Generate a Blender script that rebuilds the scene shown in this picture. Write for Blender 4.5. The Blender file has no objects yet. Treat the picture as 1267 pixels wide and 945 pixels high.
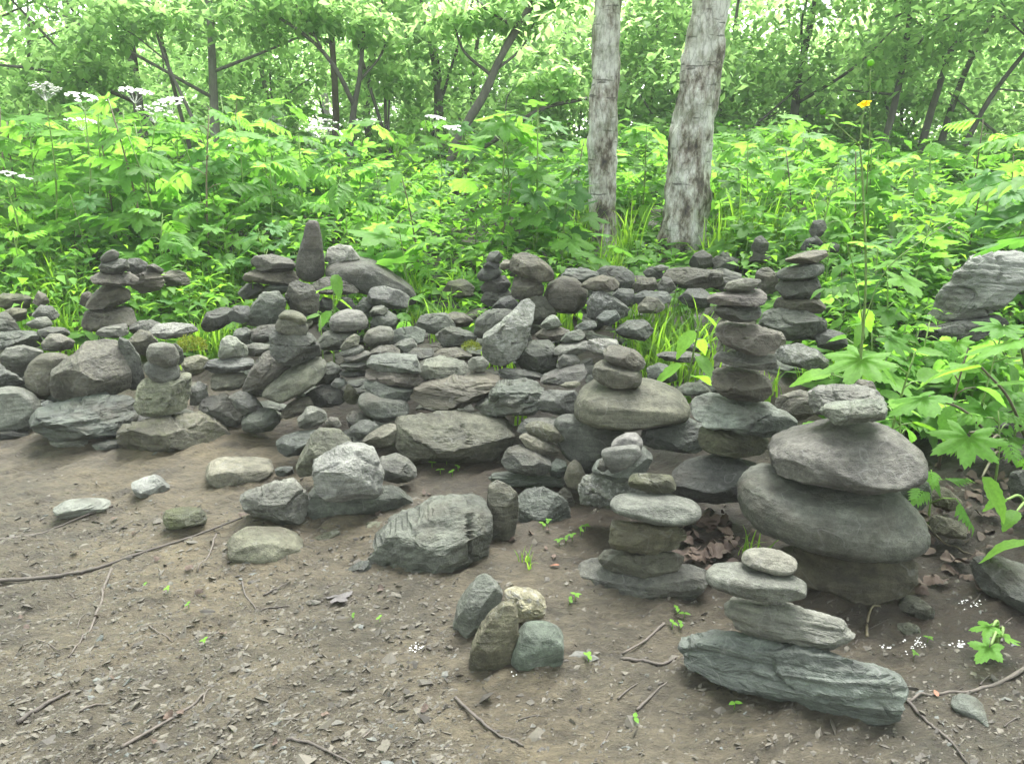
import bpy, math, random
import numpy as np
from mathutils import Vector, Matrix, Quaternion

# ------------------------------------------------------------------ camera, sky, sun, exposure
SC = bpy.context.scene
COL = SC.collection
CAM_H, PITCH, LENS = 1.2, math.radians(18.0), 26.0
PW, PH = 1267.0, 945.0
FPX = PW * LENS / 36.0
cam_d = bpy.data.cameras.new('camera'); cam_d.lens = LENS; cam_d.sensor_width = 36.0
cam_d.clip_start = 0.02; cam_d.clip_end = 400.0
cam = bpy.data.objects.new('camera', cam_d); COL.objects.link(cam)
cam.location = (0, 0, CAM_H); cam.rotation_euler = (math.pi / 2 - PITCH, 0, 0)
SC.camera = cam

SUN_EL, SUN_AZ = math.radians(62), math.radians(20)      # azimuth from +Y towards +X
world = bpy.data.worlds.new('World'); SC.world = world; world.use_nodes = True
wn, wl = world.node_tree.nodes, world.node_tree.links
wn.clear()
sky = wn.new('ShaderNodeTexSky'); sky.sky_type = 'NISHITA'; sky.sun_disc = False
sky.sun_elevation = SUN_EL; sky.sun_rotation = SUN_AZ
sky.air_density = 1.0; sky.dust_density = 1.5; sky.ozone_density = 1.0
hs = wn.new('ShaderNodeHueSaturation'); hs.inputs['Saturation'].default_value = 0.24
bg = wn.new('ShaderNodeBackground'); bg.inputs['Strength'].default_value = 0.085
wo = wn.new('ShaderNodeOutputWorld')
wl.new(sky.outputs[0], hs.inputs['Color']); wl.new(hs.outputs[0], bg.inputs['Color']); wl.new(bg.outputs[0], wo.inputs['Surface'])

sun_d = bpy.data.lights.new('sun', 'SUN'); sun_d.energy = 1.5; sun_d.angle = math.radians(40); sun_d.color = (1.0, 0.985, 0.96)
sun = bpy.data.objects.new('sun', sun_d); COL.objects.link(sun)
sdir = Vector((math.sin(SUN_AZ) * math.cos(SUN_EL), math.cos(SUN_AZ) * math.cos(SUN_EL), math.sin(SUN_EL)))
sun.rotation_euler = sdir.to_track_quat('Z', 'Y').to_euler(); sun.location = (0, 0, 30)

SC.view_settings.view_transform = 'Standard'; SC.view_settings.look = 'None'
SC.view_settings.gamma = 1.0; SC.view_settings.use_curve_mapping = False
SC.view_settings.exposure = 3.58
SC.cycles.use_denoising = True
SC.cycles.max_bounces = 8; SC.cycles.diffuse_bounces = 4; SC.cycles.transmission_bounces = 6
SC.cycles.volume_bounces = 1; SC.cycles.transparent_max_bounces = 6

# ------------------------------------------------------------------ helpers
rng = np.random.default_rng(7)
random.seed(7)
CP, SP = math.cos(PITCH), math.sin(PITCH)
def ray(px, py):                      # direction through a photo pixel, y component free
    u, v = (px - PW / 2) / FPX, (PH / 2 - py) / FPX
    return np.array([u, CP + v * SP, -SP + v * CP])
def sstep(a, b, x):
    t = np.clip((np.asarray(x, float) - a) / (b - a), 0, 1); return t * t * (3 - 2 * t)
def terrain(x, y):
    x, y = np.asarray(x, float), np.asarray(y, float)
    z = 0.13 * np.clip(y - 2.7, 0, 2.9) + 0.09 * np.clip(y - 5.6, 0, 2.0) + 0.012 * np.clip(y - 7.6, 0, 40)
    z = z - 0.02 * np.exp(-((y - 2.7) / 0.4) ** 2) * 0
    z = z + 0.06 * sstep(0.7, 1.3, x) * sstep(1.55, 2.3, y)
    return z
def ground_hit(px, py):
    d = ray(px, py); lo, hi = 0.3, 60.0
    for _ in range(60):
        m = (lo + hi) / 2; t = m / d[1]
        if CAM_H + t * d[2] > terrain(t * d[0], m): lo = m
        else: hi = m
    t = lo / d[1]
    return np.array([t * d[0], lo, float(terrain(t * d[0], lo))])
def at(px, py, Y):                    # point on the pixel's line of sight at depth Y
    d = ray(px, py); t = Y / d[1]
    return np.array([t * d[0], Y, CAM_H + t * d[2]])

def hash3(i, j, k, s):
    h = (i * 374761393 + j * 668265263 + k * 2147483647 + s * 974634777) & 0xFFFFFFFF
    h = ((h ^ (h >> 13)) * 1274126177) & 0xFFFFFFFF
    h = h ^ (h >> 16)
    return (h & 0xFFFF) / 32767.5 - 1.0
def vnoise(p, s=0):
    p = np.asarray(p, float); f = np.floor(p); i = f.astype(np.int64); t = p - f; t = t * t * (3 - 2 * t)
    out = 0
    for dx in (0, 1):
        wx = t[:, 0] if dx else 1 - t[:, 0]
        for dy in (0, 1):
            wy = t[:, 1] if dy else 1 - t[:, 1]
            for dz in (0, 1):
                wz = t[:, 2] if dz else 1 - t[:, 2]
                out = out + wx * wy * wz * hash3(i[:, 0] + dx, i[:, 1] + dy, i[:, 2] + dz, s)
    return out
def fbm(p, s=0, o=4, g=0.5):
    a, r, q = 1.0, 0.0, np.asarray(p, float)
    for k in range(o):
        r = r + a * vnoise(q, s + k * 17); a *= g; q = q * 2.03 + 11.3
    return r

def mesh_from(name, V, F, mat=None, smooth=True, col=None):
    me = bpy.data.meshes.new(name)
    V = np.asarray(V, np.float32); F = np.asarray(F, np.int32)
    n = F.shape[1]
    me.vertices.add(len(V)); me.vertices.foreach_set('co', V.ravel())
    me.loops.add(F.size); me.loops.foreach_set('vertex_index', F.ravel())
    me.polygons.add(len(F)); me.polygons.foreach_set('loop_start', np.arange(0, F.size, n, dtype=np.int32))
    me.polygons.foreach_set('loop_total', np.full(len(F), n, np.int32))
    me.polygons.foreach_set('use_smooth', np.full(len(F), smooth))
    if col is not None:
        a = me.attributes.new('tint', 'FLOAT', 'POINT'); a.data.foreach_set('value', np.asarray(col, np.float32))
    if mat: me.materials.append(mat)
    me.update(calc_edges=True); me.validate()
    return me
def obj(name, me, parent=None, loc=None, label=None, cat=None, group=None, kind=None):
    o = bpy.data.objects.new(name, me); COL.objects.link(o)
    if parent: o.parent = parent
    if loc is not None: o.location = loc
    tag(o, label, cat, group, kind)
    return o
def tag(o, label=None, cat=None, group=None, kind=None):
    if label: o['label'] = label
    if cat: o['category'] = cat
    if group: o['group'] = group
    if kind: o['kind'] = kind
    return o
def copy_tree(o, parent=None):
    c = o.copy(); COL.objects.link(c); c.parent = parent
    if parent is not None: c.matrix_parent_inverse = Matrix()
    for ch in o.children: copy_tree(ch, c)
    return c
def tube(pts, radii, seg=8, noise=0.0, seed=0, cap=True):
    P = np.asarray(pts, float); n = len(P); V = []
    up = np.array([0.31, 0.95, 0.05])
    for k in range(n):
        t = P[min(k + 1, n - 1)] - P[max(k - 1, 0)]; t = t / (np.linalg.norm(t) + 1e-9)
        a = np.cross(t, up); 
        if np.linalg.norm(a) < 0.2: a = np.cross(t, [1, 0, 0.1])
        a /= np.linalg.norm(a); b = np.cross(t, a)
        for j in range(seg):
            th = 2 * math.pi * j / seg
            V.append(P[k] + radii[k] * (math.cos(th) * a + math.sin(th) * b))
    V = np.array(V)
    if noise:
        nn = fbm(V / (max(radii) * 1.6), seed, 3)
        c = np.repeat(P, seg, 0); V = c + (V - c) * (1 + noise * nn)[:, None]
    F = []
    for k in range(n - 1):
        for j in range(seg):
            a0 = k * seg + j; a1 = k * seg + (j + 1) % seg
            F += [(a0, a1, a1 + seg), (a0, a1 + seg, a0 + seg)]
    if cap:
        for base, flip in ((0, 0), ((n - 1) * seg, 1)):
            for j in range(1, seg - 1):
                F.append((base, base + j + 1, base + j) if not flip else (base, base + j, base + j + 1))
    return V, np.array(F)
def join(parts):
    Vs, Fs, b = [], [], 0
    for V, F in parts:
        Vs.append(V); Fs.append(np.asarray(F) + b); b += len(V)
    return np.concatenate(Vs), np.concatenate(Fs)
def curve_pts(P, n=10):               # Catmull-Rom through the given points
    P = [np.asarray(p, float) for p in P]; Q = [2 * P[0] - P[1]] + P + [2 * P[-1] - P[-2]]; out = []
    for i in range(1, len(Q) - 2):
        for k in range(n):
            t = k / n; a, b, c, d = Q[i - 1], Q[i], Q[i + 1], Q[i + 2]
            out.append(0.5 * (2 * b + (c - a) * t + (2 * a - 5 * b + 4 * c - d) * t * t + (3 * b - a - 3 * c + d) * t ** 3))
    out.append(P[-1]); return np.array(out)

# ------------------------------------------------------------------ materials
def nmat(name):
    m = bpy.data.materials.new(name); m.use_nodes = True
    nt = m.node_tree; nt.nodes.clear()
    out = nt.nodes.new('ShaderNodeOutputMaterial'); p = nt.nodes.new('ShaderNodeBsdfPrincipled')
    nt.links.new(p.outputs[0], out.inputs['Surface'])
    return m, nt, p, out
def N(nt, t, **kw):
    n = nt.nodes.new(t)
    for k, v in kw.items():
        if k in n.inputs: n.inputs[k].default_value = v
        else: setattr(n, k, v)
    return n
def L(nt, a, b): nt.links.new(a, b)
def ramp(nt, fac, stops, interp='LINEAR'):
    r = nt.nodes.new('ShaderNodeValToRGB'); r.color_ramp.interpolation = interp
    e = r.color_ramp.elements
    while len(e) < len(stops): e.new(0.5)
    for k, (pos, c) in enumerate(stops):
        e[k].position = pos; e[k].color = (*c, 1) if len(c) == 3 else c
    if fac is not None: nt.links.new(fac, r.inputs[0])
    return r
def mix(nt, mode, fac, a, b):
    m = nt.nodes.new('ShaderNodeMix'); m.data_type = 'RGBA'; m.blend_type = mode
    for s, v in ((0, fac), (6, a), (7, b)):
        if hasattr(v, 'links') or hasattr(v, 'is_linked'): nt.links.new(v, m.inputs[s])
        elif s == 0: m.inputs[0].default_value = v
        else: m.inputs[s].default_value = (*v, 1)
    return m.outputs[2]
def grey(v): return (v, v, v)

def rock_material(name, kind):
    m, nt, p, out = nmat(name)
    tc = N(nt, 'ShaderNodeTexCoord'); oi = N(nt, 'ShaderNodeObjectInfo')
    sh = N(nt, 'ShaderNodeVectorMath', operation='SCALE'); sh.inputs[0].default_value = (37.1, 21.7, 53.3); L(nt, oi.outputs['Random'], sh.inputs['Scale'])
    ad = N(nt, 'ShaderNodeVectorMath', operation='ADD'); L(nt, tc.outputs['Object'], ad.inputs[0]); L(nt, sh.outputs[0], ad.inputs[1])
    co = ad.outputs[0]
    if kind == 'layered':
        mp = N(nt, 'ShaderNodeMapping'); mp.inputs['Rotation'].default_value = (0.35, 0.22, 0.3); mp.inputs['Scale'].default_value = (0.22, 0.4, 1.7); L(nt, co, mp.inputs['Vector']); co2 = mp.outputs[0]
    else: co2 = co
    n1 = N(nt, 'ShaderNodeTexNoise', Scale=7.0, Detail=6.0, Roughness=0.6); L(nt, co2, n1.inputs['Vector'])
    n2 = N(nt, 'ShaderNodeTexNoise', Scale=48.0, Detail=5.0, Roughness=0.7); L(nt, co2, n2.inputs['Vector'])
    n3 = N(nt, 'ShaderNodeTexNoise', Scale=260.0, Detail=3.0, Roughness=0.7); L(nt, co, n3.inputs['Vector'])
    c = mix(nt, 'MULTIPLY', 1.0, oi.outputs['Color'], ramp(nt, n1.outputs[0], [(0.3, grey(0.5)), (0.5, grey(1.0)), (0.7, grey(1.5))]).outputs[0])
    c = mix(nt, 'MULTIPLY', 0.8, c, ramp(nt, n2.outputs[0], [(0.32, grey(0.55)), (0.5, grey(1.0)), (0.7, grey(1.45))]).outputs[0])
    c = mix(nt, 'MULTIPLY', 0.7, c, ramp(nt, n3.outputs[0], [(0.3, grey(0.6)), (0.55, grey(1.0)), (0.75, grey(1.4))]).outputs[0])
    # bedding streaks and pale mineral veins
    ms = N(nt, 'ShaderNodeMapping'); ms.inputs['Rotation'].default_value = (0.3, -0.25, 0.5); ms.inputs['Scale'].default_value = (3.0, 6.0, 34.0); L(nt, co, ms.inputs['Vector'])
    ns = N(nt, 'ShaderNodeTexNoise', Scale=1.6, Detail=5.0, Roughness=0.65, Distortion=0.6); L(nt, ms.outputs[0], ns.inputs['Vector'])
    c = mix(nt, 'MULTIPLY', 0.65, c, ramp(nt, ns.outputs[0], [(0.34, grey(0.5)), (0.5, grey(1.0)), (0.68, grey(1.4))]).outputs[0])
    nv = N(nt, 'ShaderNodeTexNoise', Scale=5.0, Detail=3.0, Roughness=0.5, Distortion=0.4); L(nt, co, nv.inputs['Vector'])
    c = mix(nt, 'MIX', ramp(nt, nv.outputs[0], [(0.494, grey(0)), (0.5, grey(0.3)), (0.506, grey(0))]).outputs[0], c, (0.2, 0.2, 0.185))
    # earth clinging in patches
    n4 = N(nt, 'ShaderNodeTexNoise', Scale=4.2, Detail=7.0, Roughness=0.66); L(nt, co, n4.inputs['Vector'])
    c = mix(nt, 'MIX', ramp(nt, n4.outputs[0], [(0.52, grey(0)), (0.7, grey(0.55))]).outputs[0], c, (0.045, 0.037, 0.025))
    # pale lichen flecks
    n5 = N(nt, 'ShaderNodeTexNoise', Scale=30.0, Detail=8.0, Roughness=0.75); L(nt, co, n5.inputs['Vector'])
    c = mix(nt, 'MIX', ramp(nt, n5.outputs[0], [(0.62, grey(0)), (0.72, grey(0.4))]).outputs[0], c, (0.15, 0.152, 0.135))
    if kind == 'speckled':
        n6 = N(nt, 'ShaderNodeTexNoise', Scale=55.0, Detail=4.0, Roughness=0.8); L(nt, co, n6.inputs['Vector'])
        c = mix(nt, 'MIX', ramp(nt, n6.outputs[0], [(0.5, grey(0)), (0.6, grey(0.5))]).outputs[0], c, (0.24, 0.238, 0.225))
        c = mix(nt, 'MIX', ramp(nt, n6.outputs[0], [(0.34, grey(0.45)), (0.43, grey(0.0))]).outputs[0], c, (0.03, 0.03, 0.028))
    if kind == 'mossy':
        n6 = N(nt, 'ShaderNodeTexNoise', Scale=9.0, Detail=8.0, Roughness=0.75); L(nt, co, n6.inputs['Vector'])
        c = mix(nt, 'MIX', ramp(nt, n6.outputs[0], [(0.5, grey(0)), (0.66, grey(0.6))]).outputs[0], c, (0.05, 0.056, 0.016))
    L(nt, c, p.inputs['Base Color'])
    rr = ramp(nt, n1.outputs[0], [(0.3, grey(0.55)), (0.7, grey(0.82))]); L(nt, rr.outputs[0], p.inputs['Roughness'])
    p.inputs['Specular IOR Level'].default_value = 0.25
    if kind == 'layered':
        wv = N(nt, 'ShaderNodeTexNoise', Scale=26.0, Detail=4.0, Roughness=0.6); L(nt, co2, wv.inputs['Vector']); hb = wv.outputs[0]
    else: hb = n2.outputs[0]
    b0 = N(nt, 'ShaderNodeBump', Strength=0.6, Distance=0.016); L(nt, ns.outputs[0], b0.inputs['Height'])
    b1 = N(nt, 'ShaderNodeBump', Strength=0.8, Distance=0.014); L(nt, hb, b1.inputs['Height']); L(nt, b0.outputs[0], b1.inputs['Normal'])
    b2 = N(nt, 'ShaderNodeBump', Strength=0.7, Distance=0.004); L(nt, n3.outputs[0], b2.inputs['Height']); L(nt, b1.outputs[0], b2.inputs['Normal'])
    L(nt, b2.outputs[0], p.inputs['Normal'])
    return m
ROCK = {k: rock_material('rock_' + k, k) for k in ('plain', 'layered', 'speckled', 'mossy')}

def leaf_material(name, col, trans, tw=0.5, vary=0.35, rough=0.6):
    m, nt, p, out = nmat(name)
    at_ = N(nt, 'ShaderNodeAttribute', attribute_name='tint'); oi = N(nt, 'ShaderNodeObjectInfo')
    a = N(nt, 'ShaderNodeMath', operation='ADD'); L(nt, at_.outputs['Fac'], a.inputs[0]); L(nt, oi.outputs['Random'], a.inputs[1])
    f = N(nt, 'ShaderNodeMath', operation='FRACT'); L(nt, a.outputs[0], f.inputs[0])
    tc = N(nt, 'ShaderNodeTexCoord'); n1 = N(nt, 'ShaderNodeTexNoise', Scale=14.0, Detail=4.0); L(nt, tc.outputs['Object'], n1.inputs['Vector'])
    def tint(c):
        lo = tuple(x * (1 - vary) for x in c); hi = (c[0] * (1 + vary * 0.8), c[1] * (1 + vary * 0.4), c[2] * (1 + vary * 0.4))
        r = ramp(nt, f.outputs[0], [(0.0, lo), (0.5, c), (1.0, hi)])
        return mix(nt, 'MULTIPLY', 0.6, r.outputs[0], ramp(nt, n1.outputs[0], [(0.3, grey(0.75)), (0.7, grey(1.2))]).outputs[0])
    L(nt, tint(col), p.inputs['Base Color']); p.inputs['Roughness'].default_value = rough; p.inputs['Specular IOR Level'].default_value = 0.22
    t = N(nt, 'ShaderNodeBsdfTranslucent'); L(nt, tint(trans), t.inputs['Color'])
    ms = N(nt, 'ShaderNodeMixShader'); ms.inputs[0].default_value = tw
    L(nt, p.outputs[0], ms.inputs[1]); L(nt, t.outputs[0], ms.inputs[2]); L(nt, ms.outputs[0], out.inputs['Surface'])
    return m
LEAF = leaf_material('herb_leaf', (0.085, 0.205, 0.03), (0.25, 0.56, 0.07), 0.52)
LEAF_D = leaf_material('dark_herb_leaf', (0.055, 0.15, 0.032), (0.16, 0.4, 0.05), 0.46)
LEAF_Y = leaf_material('young_leaf', (0.1, 0.24, 0.026), (0.27, 0.56, 0.045), 0.5)
GRASS = leaf_material('grass_blade', (0.095, 0.21, 0.028), (0.3, 0.56, 0.04), 0.5)
TREELEAF = leaf_material('tree_leaf', (0.1, 0.2, 0.055), (0.48, 0.74, 0.27), 0.6, 0.3)
MOSS = leaf_material('moss', (0.13, 0.17, 0.015), (0.2, 0.25, 0.02), 0.3)
def simple_mat(name, col, var=0.3, rough=0.8, scale=30.0, bump=0.3, col2=None, stretch=None, dist=0.004):
    m, nt, p, out = nmat(name)
    tc = N(nt, 'ShaderNodeTexCoord'); mp = N(nt, 'ShaderNodeMapping'); L(nt, tc.outputs['Object'], mp.inputs[0])
    if stretch: mp.inputs['Scale'].default_value = stretch
    n1 = N(nt, 'ShaderNodeTexNoise', Scale=scale, Detail=6.0, Roughness=0.65); L(nt, mp.outputs[0], n1.inputs['Vector'])
    c2 = col2 or tuple(x * (1 + var) for x in col)
    r = ramp(nt, n1.outputs[0], [(0.32, tuple(x * (1 - var) for x in col)), (0.52, col), (0.7, c2)])
    oi = N(nt, 'ShaderNodeObjectInfo'); v = ramp(nt, oi.outputs['Random'], [(0, grey(0.75)), (1, grey(1.2))])
    L(nt, mix(nt, 'MULTIPLY', 1.0, r.outputs[0], v.outputs[0]), p.inputs['Base Color']); p.inputs['Roughness'].default_value = rough
    b = N(nt, 'ShaderNodeBump', Strength=bump, Distance=dist); L(nt, n1.outputs[0], b.inputs['Height']); L(nt, b.outputs[0], p.inputs['Normal'])
    return m
STEM = simple_mat('green_stem', (0.12, 0.2, 0.04), 0.3, 0.6)
STEM_R = simple_mat('brown_stem', (0.09, 0.075, 0.04), 0.3, 0.6)
PETAL = simple_mat('white_petal', (0.6, 0.6, 0.57), 0.08, 0.7)
YELLOW = leaf_material('yellow_petal', (0.62, 0.47, 0.02), (0.8, 0.62, 0.03), 0.45, 0.1)
TWIG = simple_mat('twig_bark', (0.062, 0.052, 0.042), 0.35, 0.8, 60.0, 0.5)
DEADLEAF = simple_mat('dead_leaf', (0.062, 0.041, 0.028), 0.45, 0.75, 25.0, 0.4)
# ------------------------------------------------------------------ ground
def mud_material():
    m, nt, p, out = nmat('mud')
    tc = N(nt, 'ShaderNodeTexCoord'); co = tc.outputs['Object']
    mp = N(nt, 'ShaderNodeMapping'); mp.inputs['Rotation'].default_value = (0, 0, -0.7); mp.inputs['Scale'].default_value = (0.45, 1.3, 1); L(nt, co, mp.inputs[0])
    n0 = N(nt, 'ShaderNodeTexNoise', Scale=1.3, Detail=5.0, Roughness=0.6); L(nt, co, n0.inputs['Vector'])
    n1 = N(nt, 'ShaderNodeTexNoise', Scale=14.0, Detail=7.0, Roughness=0.7); L(nt, mp.outputs[0], n1.inputs['Vector'])
    n2 = N(nt, 'ShaderNodeTexNoise', Scale=75.0, Detail=6.0, Roughness=0.75); L(nt, mp.outputs[0], n2.inputs['Vector'])
    n3 = N(nt, 'ShaderNodeTexNoise', Scale=330.0, Detail=3.0, Roughness=0.7); L(nt, co, n3.inputs['Vector'])
    c = ramp(nt, n0.outputs[0], [(0.32, (0.037, 0.032, 0.021)), (0.5, (0.066, 0.0555, 0.036)), (0.68, (0.09, 0.073, 0.043))]).outputs[0]
    c = mix(nt, 'MULTIPLY', 0.9, c, ramp(nt, n1.outputs[0], [(0.32, grey(0.45)), (0.5, grey(1.0)), (0.68, grey(1.4))]).outputs[0])
    c = mix(nt, 'MULTIPLY', 0.8, c, ramp(nt, n2.outputs[0], [(0.32, grey(0.45)), (0.52, grey(1.0)), (0.7, grey(1.45))]).outputs[0])
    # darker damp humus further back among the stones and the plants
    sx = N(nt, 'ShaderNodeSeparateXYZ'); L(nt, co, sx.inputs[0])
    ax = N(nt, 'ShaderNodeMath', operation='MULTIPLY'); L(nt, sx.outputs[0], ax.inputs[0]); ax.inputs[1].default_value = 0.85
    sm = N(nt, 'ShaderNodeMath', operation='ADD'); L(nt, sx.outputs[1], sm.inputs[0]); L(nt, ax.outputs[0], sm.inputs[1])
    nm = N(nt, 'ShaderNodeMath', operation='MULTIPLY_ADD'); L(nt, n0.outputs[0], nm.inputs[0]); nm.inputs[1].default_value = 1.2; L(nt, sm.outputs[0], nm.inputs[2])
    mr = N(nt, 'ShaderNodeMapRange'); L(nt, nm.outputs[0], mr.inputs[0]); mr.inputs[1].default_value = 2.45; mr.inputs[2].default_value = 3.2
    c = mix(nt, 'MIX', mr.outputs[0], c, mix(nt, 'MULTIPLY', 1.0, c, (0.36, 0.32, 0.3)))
    L(nt, c, p.inputs['Base Color']); p.inputs['Specular IOR Level'].default_value = 0.32
    rr = ramp(nt, n1.outputs[0], [(0.3, grey(0.45)), (0.65, grey(0.75))]); L(nt, rr.outputs[0], p.inputs['Roughness'])
    b1 = N(nt, 'ShaderNodeBump', Strength=0.8, Distance=0.02); L(nt, n1.outputs[0], b1.inputs['Height'])
    b2 = N(nt, 'ShaderNodeBump', Strength=1.0, Distance=0.012); L(nt, n2.outputs[0], b2.inputs['Height']); L(nt, b1.outputs[0], b2.inputs['Normal'])
    b3 = N(nt, 'ShaderNodeBump', Strength=0.5, Distance=0.002); L(nt, n3.outputs[0], b3.inputs['Height']); L(nt, b2.outputs[0], b3.inputs['Normal'])
    L(nt, b3.outputs[0], p.inputs['Normal'])
    return m
def graded(a, b, step, far_lo, far_hi, g=1.18):
    c = list(np.arange(a, b, step)); s = step; x = a
    lo = []
    while x > far_lo: s *= g; x -= s; lo.append(x)
    s = step; x = c[-1]; hi = []
    while x < far_hi: s *= g; x += s; hi.append(x)
    return np.array(lo[::-1] + c + hi)
gx = graded(-2.1, 2.2, 0.0125, -70, 70); gy = graded(0.85, 3.1, 0.0125, -30, 95)
GX, GY = np.meshgrid(gx, gy); fx, fy = GX.ravel(), GY.ravel()
MOUNDS = [(*ground_hit(px, py)[:2], w * ground_hit(px, py)[1] / FPX / 2) for px, py, w in ((1040, 735, 210), (980, 875, 260), (590, 790, 70), (612, 828, 70), (665, 828, 75), (535, 710, 150), (325, 690, 100), (228, 652, 60), (340, 645, 90), (445, 640, 130), (185, 614, 55), (297, 598, 90), (215, 562, 140), (100, 548, 130), (560, 580, 150), (670, 662, 75), (1240, 745, 100), (1205, 890, 60), (890, 622, 110))]
def mud_relief(x, y):
    p = np.stack([x, y, np.zeros_like(x)], 1)
    c, s = math.cos(-0.7), math.sin(-0.7)
    q = np.stack([(c * x - s * y) * 0.45, (s * x + c * y) * 1.3, 0 * x], 1)
    near = 1 - sstep(3.2, 4.5, y)
    mound = 0.0 * x
    for mx, my, mr_ in MOUNDS:
        rr_ = np.hypot(x - mx, (y - my - 0.35 * mr_) * 1.2) / (mr_ + 0.02); mound = np.maximum(mound, 0.012 * (1 - sstep(0.75, 1.35, rr_)))
    return near * (mound * (1 + 0.5 * fbm(p * 9, 31, 2)) + 0.018 * fbm(p * 2.2, 3, 3) + 0.012 * fbm(q * 20, 9, 3) + 0.008 * np.abs(fbm(q * 48, 21, 2))) + (1 - near) * 0.05 * fbm(p * 0.7, 5, 3)
fz = terrain(fx, fy) + mud_relief(fx, fy)
nx, ny = len(gx), len(gy)
ii = (np.arange(ny - 1)[:, None] * nx + np.arange(nx - 1)[None, :]).ravel()
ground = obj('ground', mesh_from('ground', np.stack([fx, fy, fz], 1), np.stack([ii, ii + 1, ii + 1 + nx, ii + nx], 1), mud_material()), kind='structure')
def gz(x, y):
    return float(terrain(x, y) + mud_relief(np.array([x], float), np.array([y], float))[0])
# ------------------------------------------------------------------ stones
def icosphere(level):
    import bmesh
    bm = bmesh.new(); bmesh.ops.create_icosphere(bm, subdivisions=level, radius=1.0)
    V = np.array([v.co[:] for v in bm.verts]); F = np.array([[v.index for v in f.verts] for f in bm.faces]); bm.free()
    return V / np.linalg.norm(V, axis=1)[:, None], F
ICO = {k: icosphere(k) for k in (3, 4, 5, 6)}
TH = np.radians(np.arange(0, 360, 1.0))
def radial(P, sg=1.0):                        # outline -> radius by angle around its centroid
    P = np.asarray(P, float); Q = np.roll(P, -1, 0); cr = P[:, 0] * Q[:, 1] - Q[:, 0] * P[:, 1]
    C = ((P + Q) * cr[:, None]).sum(0) / (3 * cr.sum()); P, Q = P - C, Q - C
    d = np.stack([np.cos(TH), np.sin(TH)], 1); R = np.zeros(len(TH))
    for p, q in zip(P, Q):
        e = q - p; den = d[:, 0] * e[1] - d[:, 1] * e[0]; den = np.where(np.abs(den) < 1e-12, 1e-12, den)
        t = (p[0] * e[1] - p[1] * e[0]) / den; s = (p[0] * d[:, 1] - p[1] * d[:, 0]) / den
        ok = (t > 0) & (s >= -1e-6) & (s <= 1 + 1e-6); R = np.where(ok, np.maximum(R, t), R)
    k = np.exp(-0.5 * (np.arange(-12, 13) / sg) ** 2); k /= k.sum()
    R = np.convolve(np.concatenate([R[-12:], R, R[:12]]), k, 'valid')
    return C, R
TINT = {'g': (0.068, 0.068, 0.062), 'b': (0.066, 0.061, 0.051), 's': (0.062, 0.066, 0.06), 'p': (0.125, 0.124, 0.116), 't': (0.1, 0.094, 0.075),
        'd': (0.05, 0.05, 0.046), 'c': (0.19, 0.174, 0.118), 'r': (0.062, 0.057, 0.05), 'm': (0.064, 0.06, 0.043), 'l': (0.092, 0.091, 0.083), 'u': (0.05, 0.043, 0.031)}
STONES = []; CAIRNS = []
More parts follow.
